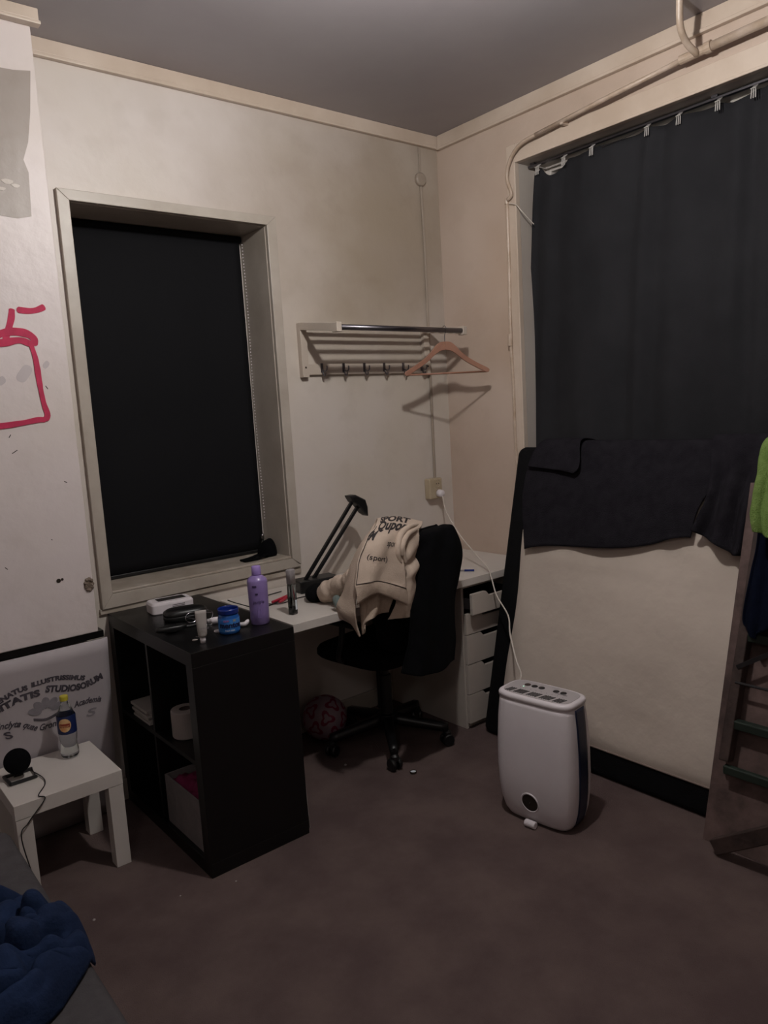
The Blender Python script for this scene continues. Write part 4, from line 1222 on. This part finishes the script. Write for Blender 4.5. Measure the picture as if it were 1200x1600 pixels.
# ------------------------------------------------------------------ window sill things
rr = []
cen_ = Vector((1.775, 3.085, wz0 + .012))
for k in range(10):
    q = k / 9
    r_ = .045 * sqrt(max(0, 1 - (q * 1.02 - .15) ** 2)) + .004
    rr.append([cen_ + Vector((cos(a) * r_ * (1 + .15 * sin(3 * a)), sin(a) * r_ * .8, q * .075 + .012 * q * sin(2 * a))) for a in [m_ * pi / 10 for m_ in range(20)]])
t = thing('black_bag', cen_, 'small black cloth bag slumped on the right end of the window sill', 'bag')
MB().loft(rr).build('bag_body', M['black_fab'], t, smooth=True, sub=1)
b = MB()
for s_, dy in ((0, 0), (1, -.045)):
    pts = crv([(1.75, 3.09 + dy, wz0 + .030), (1.68, 3.085 + dy, wz0 + .018), (1.62, 3.07 + dy * .6, wz0 + .017)], 14)
    rr = []
    for i, p in enumerate(pts):
        w = .011
        rr.append([p + Vector((0, -w, -.003)), p + Vector((0, w, -.003)), p + Vector((0, w, .004)), p + Vector((0, -w, .004))])
    b.loft(rr)
b.build('strap', M['black_fab'], t)
t = thing('perfume_bottle', (1.80, 3.17, wz0 + .012), 'tiny clear glass bottle standing on the window sill behind the black bag', 'bottle')
MB().lathe([(.010, 0), (.013, .003), (.013, .05), (.006, .062), (.006, .07)], (1.80, 3.17, wz0 + .0125), 20).build('glass_body', M['darkglass'], t, smooth=True)
MB().lathe([(.008, 0), (.008, .022), (.004, .026)], (1.80, 3.17, wz0 + .0828), 16).build('cap', M['chrome'], t, smooth=True)

# ------------------------------------------------------------------ things on the shelf unit
T = eh
t = thing('shampoo_bottle', (1.305, 2.36, T), 'tall lilac purple plastic bottle with round cap on the shelf top', 'bottle')
o_ = (1.305, 2.365, T)
MB().lathe([(.030, 0), (.034, .004), (.0345, .05), (.036, .12), (.0365, .158), (.034, .166), (.022, .176), (.016, .18)], o_, 40).build('body', M['lilac'], t, smooth=True)
MB().lathe([(.0165, .1805), (.0175, .183), (.0165, .210), (.014, .213), (.001, .2135)], o_, 28).build('cap', M['lilac_cap'], t, smooth=True)
def cyl_map(o, R, a0, z0):
    def f(x, y, z):
        a = a0 + x / R
        return (o[0] + (R + .0007 + z) * sin(a), o[1] - (R + .0007 + z) * cos(a), o[2] + z0 + y)
    return f
va = math.atan2(-o_[0], o_[1]) * 1.0   # towards the camera
b = MB()
for x0, x1, z0, z1 in ((-.020, -.004, .140, .147), (-.010, -.001, .113, .119)):
    f = cyl_map(o_, .0362, va, 0)
    n = 6
    P = [[Vector(f(x0 + (x1 - x0) * i / n, zz, 0)) for i in range(n + 1)] for zz in (z0, z1)]
    b.grid(P)
b.build('print', M['lilac_dark'], t, solid=.0004)
b = MB()
f = cyl_map(o_, .0347, va, 0)
loop = [(-.006, .03), (.006, .03), (.006, .06), (-.006, .06), (-.006, .03)]
b.tube([Vector(f(x, y, 0)) for x, y in loop], .0006, 5)
b.build('print_outline', M['lilac_cap'], t)
text_mesh('purple', 'print', M['lilac_dark'], t, cyl_map(o_, .0355, va, .082), size=.016, depth=.0002)

t = thing('gum_jar', (1.172, 2.345, T), 'blue plastic chewing gum jar with dark lid open on the shelf top', 'jar')
o_ = (1.172, 2.348, T)
MB().lathe([(.030, 0), (.036, .004), (.037, .012), (.037, .056), (.034, .064), (.033, .07)], o_, 40).build('body', M['jar_blue'], t, smooth=True)
MB().lathe([(.0372, .010), (.0376, .012), (.0376, .054), (.0372, .056)], o_, 40, cap=False).build('label', M['jar_lab'], t, smooth=True)
MB().lathe([(.0345, .0705), (.0355, .073), (.0345, .078), (.0355, .083), (.0345, .089)], o_, 40, cap=False).build('rim', M['jar_navy'], t, smooth=True, solid=.002)
va = math.atan2(-o_[0], o_[1])
text_mesh('mentos', 'lettering', M['txt_navy'], t, cyl_map(o_, .0378, va + .12, .026), size=.027, depth=.0004, sub=1, bold=.0008)
text_mesh('GUM', 'lettering', M['txt_pink'], t, cyl_map(o_, .0376, va - .25, .047), size=.009, depth=.0003)
text_mesh('50', 'lettering', M['txt_yellow'], t, cyl_map(o_, .0376, va + .5, .046), size=.012, depth=.0003)
text_mesh('fresh mint', 'lettering', M['txt_white'], t, cyl_map(o_, .0376, va + .05, .014), size=.008, depth=.0003)

t = thing('cream_tube', (1.055, 2.31, T), 'silver grey cream tube standing on its cap on the shelf top', 'tube')
tb = (1.052, 2.31)
tr = lambda z, w, d__: sq(tb[0], tb[1], T + z, w, d__, math.atan2(-tb[0], tb[1]), 24, 2.2)
MB().loft([tr(0, .009, .009), tr(.02, .0095, .0095)]).build('cap', M['white_pl'], t, smooth=True)
MB().loft([tr(.0205, .012, .012), tr(.03, .015, .013), tr(.07, .0175, .008), tr(.10, .0185, .003), tr(.112, .0185, .001)]).build('body', M['paper'], t, smooth=True)
text_mesh('crème', 'lettering', M['ink2'], t, (lambda x, y, z: (tb[0] + x * .912, tb[1] + x * -.4 - .0172 - z, T + .05 + y)), size=.012, depth=.0002)

t = thing('white_tube', (1.21, 2.50, T), 'small white plastic tube lying behind the blue jar', 'tube')
c0, c1 = Vector((1.175, 2.50, T + .013)), Vector((1.245, 2.465, T + .013))
MB().tube([c0, c0.lerp(c1, .1), c0.lerp(c1, .9), c1], [.009, .0125, .0125, .011], 20).build('tube_body', M['white_pl'], t, smooth=True)
MB().tube([c0 + (c0 - c1).normalized() * .001, c0 + (c0 - c1).normalized() * .012], .009, 16).build('cap', M['grey_pl'], t)
tag(MB().tube(crv([(1.225, 2.39, T + .008), (1.245, 2.37, T + .010), (1.262, 2.375, T + .020)], 10), [.004, .006, .0075, .008, .008, .008, .008, .0075, .006, .004], 12).build('crumpled_tissue', M['white_pl'], smooth=True),
    'crumpled white wrapper between the blue jar and the purple bottle', 'wrapper')
tag(MB().tube(crv([(1.13, 2.385, T + .006), (1.145, 2.375, T + .007), (1.155, 2.39, T + .007)], 8), [.003, .0055, .006, .006, .006, .006, .005, .003], 10).build('chewing_gum_piece', M['white_pl'], smooth=True),
    'small white piece lying left of the foot of the blue jar', 'wrapper')

# white digital clock / box
t = thing('alarm_clock', (1.15, 2.80, T), 'white plastic alarm clock with dark display behind the black case on the shelf', 'clock')
ca = radians(-6)
def cl(x, y, z): return Vector((1.165 + x * cos(ca) - y * sin(ca), 2.835 + x * sin(ca) + y * cos(ca), T + z))
def clring(z, k, e=7): 
    out = []
    for q in range(32):
        a = q / 32 * 2 * pi; c_, s_ = cos(a), sin(a)
        out.append(cl(math.copysign(abs(c_) ** (2 / e), c_) * .085 * k, math.copysign(abs(s_) ** (2 / e), s_) * .05 * k, z))
    return out
MB().loft([clring(.0, .94), clring(.004, 1), clring(.036, 1), clring(.044, .95), clring(.046, .90)]).build('case', M['white_pl'], t, smooth=False)
MB().hexa([cl(-.05, -.02, .0462), cl(-.05, -.02, .0475), cl(-.05, .028, .0462), cl(-.05, .028, .0475), cl(.06, -.02, .0462), cl(.06, -.02, .0475), cl(.06, .028, .0462), cl(.06, .028, .0475)]).build('display', M['dark_pl'], t)
b = MB()
for k in range(4):
    b.obox(cl(.02, -.0503, .012 + .006 * k), (cos(ca), sin(ca), 0), (-sin(ca), cos(ca), 0), (0, 0, 1), .05, .001, .002)
b.build('vent_slots', M['dark_pl'], t)
# black case in front
t = thing('glasses_case', (1.14, 2.66, T), 'glossy black case lying in front of the white clock', 'case')
def sring(z, kx, ky, c_, ang, ax_, ay_, e=3):
    out = []
    for q in range(32):
        a = q / 32 * 2 * pi; ca_, sa_ = cos(a), sin(a)
        X = math.copysign(abs(ca_) ** (2 / e), ca_) * ax_ * kx; Y = math.copysign(abs(sa_) ** (2 / e), sa_) * ay_ * ky
        out.append(Vector((c_[0] + X * cos(ang) - Y * sin(ang), c_[1] + X * sin(ang) + Y * cos(ang), z)))
    return out
MB().loft([sring(T + z, k, k, (1.15, 2.66), -.25, .082, .048) for z, k in ((0, .92), (.006, 1), (.018, 1), (.0195, .985))]).build('lower_shell', M['black_pl'], t, smooth=True)
MB().loft([sring(T + z, k, k, (1.15, 2.66), -.25, .082, .048) for z, k in ((.0198, .985), (.022, 1), (.034, .97), (.042, .8), (.045, .5))]).build('lid', M['black_pl'], t, smooth=True)
# hair brush / razor
t = thing('hair_brush', (1.08, 2.50, T), 'black hair brush lying along the left side of the shelf top', 'brush')
MB().tube(crv([(1.00, 2.52, T + .012), (1.05, 2.505, T + .013), (1.10, 2.50, T + .012), (1.16, 2.50, T + .011)], 24), [.006 + .007 * sin(pi * min(1, q / 10)) if q < 10 else .008 - .0001 * q for q in range(24)], 12).build('handle', M['black_pl'], t, smooth=True)
MB().loft([sring(T + z, k, k, (1.03, 2.515), -.25, .055, .020, 2.5) for z, k in ((.008, .9), (.010, 1), (.022, 1), (.026, .8))]).build('brush_head', M['black_pl'], t, smooth=True)
t = thing('eyeglasses', (1.14, 2.54, T), 'thin metal framed eyeglasses folded on the shelf top beside the black case', 'eyeglasses')
b = MB()
for cx_ in (1.19, 1.135):
    b.tube([Vector((cx_ + .023 * cos(a), 2.575 - .3 * (cx_ - 1.13) + .004 * sin(a), T + .022 + .018 * sin(a))) for a in [k * pi / 12 for k in range(25)]], .0011, 6)
b.build('rims', M['chrome'], t)
MB().tube(crv([(1.212, 2.55, T + .03), (1.17, 2.61, T + .02), (1.10, 2.635, T + .003)], 14), .0013, 6).build('temple', M['chrome'], t)
MB().tube(crv([(1.112, 2.58, T + .028), (1.15, 2.545, T + .015), (1.21, 2.525, T + .003)], 14), .0013, 6).build('temple', M['chrome'], t)
for nm, x, y, lab in (('coin', 1.075, 2.395, 'small silver coin lying left of the cream tube'), ('paper_scrap', 1.045, 2.36, 'tiny pale scrap on the shelf top near its front edge')):
    tag(MB().lathe([(.009, 0), (.0095, .0008), (.009, .0016)], (x, y, T), 16).build(nm, M['chrome' if nm == 'coin' else 'paper']), lab, nm.replace('_', ' '))

# inside the shelf compartments
t = thing('toilet_roll', (1.06, 2.50, .399), 'grey white toilet paper roll standing in the upper right compartment of the black shelf', 'toilet roll')
b = MB(); b.lathe([(.022, .0), (.05, 0), (.052, .004), (.052, .096), (.05, .1), (.022, .1)], (1.047, 2.505, .4005), 36, cap=False)
b.build('paper_roll', M['tissue'], t, smooth=False, bevel=.001)
MB().lathe([(.0215, .001), (.0215, .099)], (1.047, 2.505, .4005), 30, cap=False).build('cardboard_core', M['wood_l'], t, smooth=True, solid=.001)
t = thing('storage_bin', (1.13, 2.45, .05), 'grey fabric storage bin in the lower right compartment of the black shelf', 'storage bin')
a_ = (.985, 2.300, .0505); 
x0, y0, z0 = a_; x1, y1, z1 = 1.30, 2.605, .235
b = MB(); th = .006
b.box((x0, y0, z0), (x1, y1, z0 + th)); b.box((x0, y0, z0 + th), (x0 + th, y1, z1)); b.box((x1 - th, y0, z0 + th), (x1, y1, z1))
b.box((x0 + th, y0, z0 + th), (x1 - th, y0 + th, z1)); b.box((x0 + th, y1 - th, z0 + th), (x1 - th, y1, z1))
b.build('bin_body', M['bin'], t)
G = []
for j in range(24):
    G.append([Vector((x0 + .012 + (x1 - x0 - .024) * j / 23, y0 + .012 + (y1 - y0 - .024) * i / 23, .225 + .045 * fbm((i * .25, j * .25, 0), .8, 2) + .03 * sin(pi * i / 23) * sin(pi * j / 23))) for i in range(24)])
tag(MB().grid(G).build('magenta_cloth', M['pink'], smooth=True, solid=.01, soff=-1), 'crumpled magenta cloth stuffed in the grey storage bin', 'cloth')
zz = .3992
random.seed(4)
for k in range(6):
    dx, dy = random.uniform(-.01, .01), random.uniform(-.012, .012)
    th = random.choice((.006, .008, .011))
    lab = ['bottom white magazine of the pile in the upper left compartment', 'second magazine from the bottom in the shelf pile', 'third magazine from the bottom in the shelf pile',
           'third magazine from the top in the shelf pile', 'second magazine from the top in the shelf pile', 'topmost pale magazine of the pile in the upper left compartment'][k]
    tag(MB().box((.985 + dx, 2.70 + dy, zz), (1.20 + dx, 2.86 + dy, zz + th)).build('magazine', M['paper'], bevel=.001), lab, 'magazine', 'magazines in the upper left shelf compartment')
    zz += th + .0006

# pink and white paper strip beside the shelf
t = thing('paper_flag', (1.375, 2.262, 0), 'narrow white strip with a hot pink tip leaning beside the black shelf', 'paper')
MB().prism([(1.374, 2.262, .30), (1.374, 2.285, .30), (1.368, 2.262, .335)], (.0015, -.001, 0)).build('pink_tip', M['hotpink'], t)
MB().hexa([(1.380, 2.255, .0), (1.382, 2.255, .0), (1.374, 2.262, .30), (1.376, 2.262, .30), (1.380, 2.300, .0), (1.382, 2.300, .0), (1.374, 2.285, .30), (1.376, 2.285, .30)]).build('white_strip', M['paper'], t)

# ------------------------------------------------------------------ side table things
t = thing('drink_bottle', (.708, 2.79, lz), 'clear plastic drink bottle with yellow cap and blue label on the side table', 'bottle')
o_ = (.710, 2.775, lz)
MB().lathe([(.018, .001), (.027, .004), (.031, .012), (.032, .03), (.029, .045), (.028, .06), (.031, .075), (.032, .085), (.032, .15), (.029, .165), (.020, .188), (.013, .204), (.0125, .212)], o_, 36).build('bottle_body', M['pet'], t, smooth=True)
MB().lathe([(.0324, .095), (.0328, .098), (.0328, .158), (.0318, .161)], o_, 36, cap=False).build('label', M['lab_blue'], t, smooth=True)
va = math.atan2(-o_[0], o_[1])
def disc_map(o, R, a0, z0, rx, rz, n=20, push=0):
    f = cyl_map(o, R + push, a0, z0)
    rings_ = []
    for q in range(6):
        k = max(q / 5, .02)
        rings_.append([Vector(f(rx * k * cos(a), rz * k * sin(a), 0)) for a in [m_ * 2 * pi / n for m_ in range(n)]])
    return rings_
MB().loft(disc_map(o_, .0328, va - .25, .130, .022, .025), cap=False).build('label_picture', M['lab_cream'], t)
b = MB(); f = cyl_map(o_, .0334, va - .25, .128)
b.grid([[Vector(f(-.018 + .036 * i / 8, z, 0)) for i in range(9)] for z in (-.006, .008)])
b.build('label_band', M['lab_red'], t)
text_mesh('lipton', 'lettering', M['lab_cream'], t, cyl_map(o_, .0338, va - .25, .1235), size=.013, depth=.0002)
MB().lathe([(.0135, .2125), (.0145, .214), (.0145, .229), (.013, .231), (.001, .2312)], o_, 28).build('cap', M['yellow'], t, smooth=False, bevel=.0008)

t = thing('charging_stand', (.54, 2.74, lz), 'round black wireless charging stand on the left corner of the side table', 'charger')
o_ = Vector((0.523, 2.720, 0.411))
MB().lathe([(.001, -.006), (.040, -.006), (.043, -.003), (.043, .003), (.040, .006), (.001, .006)], o_, 40, (-.15, -1, .35)).build('charging_pad', M['black_fab'], t, smooth=True)
cb = Vector((.528, 2.715, lz))
b = MB()
b.tube([cb + Vector((-.04, -.03, .007)), cb + Vector((.04, -.03, .007)), cb + Vector((.045, .045, .007)), cb + Vector((-.045, .045, .007)), cb + Vector((-.04, -.03, .007))], .0065, 8)
b.obox(cb + Vector((0, .03, .02)), (1, 0, 0), (0, 1, .3), (0, -.3, 1), .03, .006, .05)
b.build('stand_base', M['black_pl'], t)
MB().tube(crv([cb + Vector((.045, .01, .006)), (0.584, 2.654, 0.350), (0.574, 2.603, 0.349), (0.537, 2.539, 0.349), (.551, 2.519, .340), (0.494, 2.515, 0.283), (0.467, 2.514, 0.235), (.50, 2.51, .02)], 50), .0019, 6).build('cable', M['black_pl'], t, smooth=True)

# ------------------------------------------------------------------ football under the desk
t = thing('football', (1.872, 2.85, 0), 'white and dark red football on the carpet under the desk', 'ball')
fc = Vector((1.872, 2.850, .106)); fr = .105
MB().lathe([(fr * sin(radians(q)) + .0001, -fr * cos(radians(q))) for q in range(0, 181, 9)], fc, 36).build('ball_body', M['ball'], t, smooth=True)
random.seed(7)
dirs_ = []
for k in range(22):
    zz = 1 - 2 * (k + .5) / 22; a = k * 2.39996
    rq = sqrt(1 - zz * zz); dirs_.append(Vector((rq * cos(a), rq * sin(a), zz)))
b = MB()
for k, d_ in enumerate(dirs_):
    X = d_.orthogonal().normalized(); Y = d_.cross(X); m3 = 3
    ring0, ring1 = [], []
    for q in range(24):
        a = q / 24 * 2 * pi + k
        rad_ = .30 * (1 + .35 * cos(m3 * a))
        p = (d_ + (X * cos(a) + Y * sin(a)) * rad_).normalized(); p2 = (d_ + (X * cos(a) + Y * sin(a)) * rad_ * .55).normalized()
        ring0.append(fc + p * (fr + .0006)); ring1.append(fc + p2 * (fr + .0008))
    b.loft([ring0, ring1], cap=False)
b.build('red_pattern', M['ballred'], t)

# ------------------------------------------------------------------ dehumidifier
t = thing('dehumidifier', (2.05, 1.70, 0), 'white dehumidifier with top grille and round hole low in its front, standing on the carpet', 'dehumidifier')
dt_ = Vector((.12, -.993, 0)).normalized()      # to the right as seen from the front
dnr = Vector((-.993, -.12, 0)).normalized()     # front normal
dc = Vector((2.052, 1.693, 0))
def dring(z, w, d__, e=4.5, n=56, sh=0.0):
    out = []
    for q in range(n):
        a = q / n * 2 * pi; ca_, sa_ = cos(a), sin(a)
        X = math.copysign(abs(ca_) ** (2 / e), ca_) * w; Y = math.copysign(abs(sa_) ** (2 / e), sa_) * d__
        out.append(dc + dt_ * X + dnr * (Y + sh) + Vector((0, 0, z)))
    return out
prof = [(.004, .118, .062), (.010, .128, .070), (.03, .142, .079), (.07, .153, .087), (.13, .160, .093), (.2, .1625, .095), (.30, .1615, .093), (.38, .158, .088), (.44, .153, .081), (.4595, .151, .078)]
body_ = MB().loft([dring(z, w, d__) for z, w, d__ in prof]).build('housing', M['white_pl'], t, smooth=True)
MB().loft([dring(z, w, d__) for z, w, d__ in ((.4598, .151, .078), (.461, .154, .081), (.472, .1545, .0815), (.478, .152, .079), (.481, .146, .074))]).build('top_rim', M['white_pl'], t, smooth=True)
MB().loft([dring(z, w, d__) for z, w, d__ in ((.4811, .138, .066), (.4828, .137, .065))]).build('control_panel', M['panel'], t, smooth=False)
def dl(x, y, z): return dc + dt_ * x + dnr * y + Vector((0, 0, z))
b = MB()
for k in range(26):
    if k in (3, 9, 15, 21): continue
    x = -.112 + .224 * k / 25
    b.obox(dl(x, .040, .4835), dt_ * 1.0 + dnr * .25, dnr + dt_ * -.3, (0, 0, 1), .0046, .036, .0012)
b.build('grille_slots', M['black_pl'], t)
for k, x in enumerate((-.075, -.045, -.015, .045, .075)):
    MB().lathe([(.0115, 0), (.012, .001), (.0105, .0025), (.001, .003)], dl(x, -.028, .4829), 20).build('button', M['wood_l' if k == 0 else 'dark_pl'], t, smooth=True)
MB().lathe([(.003, 0), (.002, .0015)], dl(-.080, -.008, .4829), 10).build('indicator_light', M['led'], t)
b = MB()
for k in range(9):
    b.lathe([(.0016, 0), (.001, .0006)], dl(-.085 + .022 * k, .004, .4829), 8)
b.build('symbol_dots', M['dark_pl'], t)
text_mesh('DeLonghi', 'lettering', M['dark_pl'], t, (lambda x, y, z: dl(.075 + x, -.010 - y * 1.0, .4832 + z)), size=.012, depth=.0001)
# side stripe
def side(x_s, z, k):
    pass
rr = []
def wz(z):
    for (z0, w0, d0), (z1, w1, d1) in zip(prof, prof[1:]):
        if z0 <= z <= z1:
            f_ = (z - z0) / (z1 - z0); return w0 + (w1 - w0) * f_, d0 + (d1 - d0) * f_
    return prof[-1][1:]
b = MB()
P1 = []
for k in range(40):
    z = .02 + (.455 - .02) * k / 39
    w, d__ = wz(z)
    P1.append([dl(w * 1.0 + .0012, .030 - .06 * q / 6, z) for q in range(7)])
b.grid(P1)
b.build('blue_side_stripe', M['blue_pl'], t, smooth=True, solid=.002)
# drain opening: ring and recess
hcn = dl(-.006, wz(.082)[1] - .004, .090)
hdir = (dnr + Vector((0, 0, -.12))).normalized()
MB().lathe([(.037, -.004), (.040, .003), (.036, .0075), (.0325, .006), (.032, -.002)], hcn, 36, hdir, cap=False).build('opening_ring', M['white_pl'], t, smooth=True)
MB().lathe([(.0325, .0056), (.001, .0066)], hcn, 36, hdir, cap=False).build('opening_cover', M['hole'], t)
b = MB(); b.tube([dl(-.022, .098, .014), dl(.022, .098, .014)], .0135, 16)
b.build('front_foot', M['white_pl'], t, smooth=False, bevel=.004)
b = MB()
for x in (-.1, .1):
    b.obox(dl(x, 0, .006), dt_, dnr, (0, 0, 1), .03, .10, .012)
b.build('rubber_foot', M['dark_pl'], t, bevel=.002)
MB().lathe([(.012, 0), (.01, .004)], dl(-.158, .0, .36), 12, -dt_).build('side_knob', M['white_pl'], t)

# ------------------------------------------------------------------ small things on the carpet
t = thing('bottle_cap', (1.93, 2.30, 0), 'white bottle cap with dark rim on the carpet right of the chair casters', 'bottle cap')
MB().lathe([(.013, 0), (.014, .002), (.014, .007), (.0125, .009)], (1.932, 2.295, .001), 24, cap=False).build('rim', M['hole'], t, solid=.001)
MB().lathe([(.012, .002), (.012, .006)], (1.932, 2.295, .001), 24).build('disc', M['txt_white'], t)
random.seed(3)
for k, (x, y, r_) in enumerate(((1.772, 2.562, .007), (.599, 2.30, .005), (.85, 2.22, .003), (1.02, 2.16, .0035), (1.15, 1.2, .003))):
    lab = ['small white crumb on the carpet below the office chair seat', 'white crumb on the carpet next to the navy blanket', 'tiny crumb on the carpet before the black shelf, left',
           'tiny crumb on the carpet near the front corner of the black shelf', 'tiny crumb on the open carpet in the foreground'][k]
    tag(MB().lathe([(r_ * .6, 0), (r_, r_ * .4), (r_ * .5, r_ * .9)], (x, y, .0), 7).build('crumb', M['paper']), lab, 'crumb')
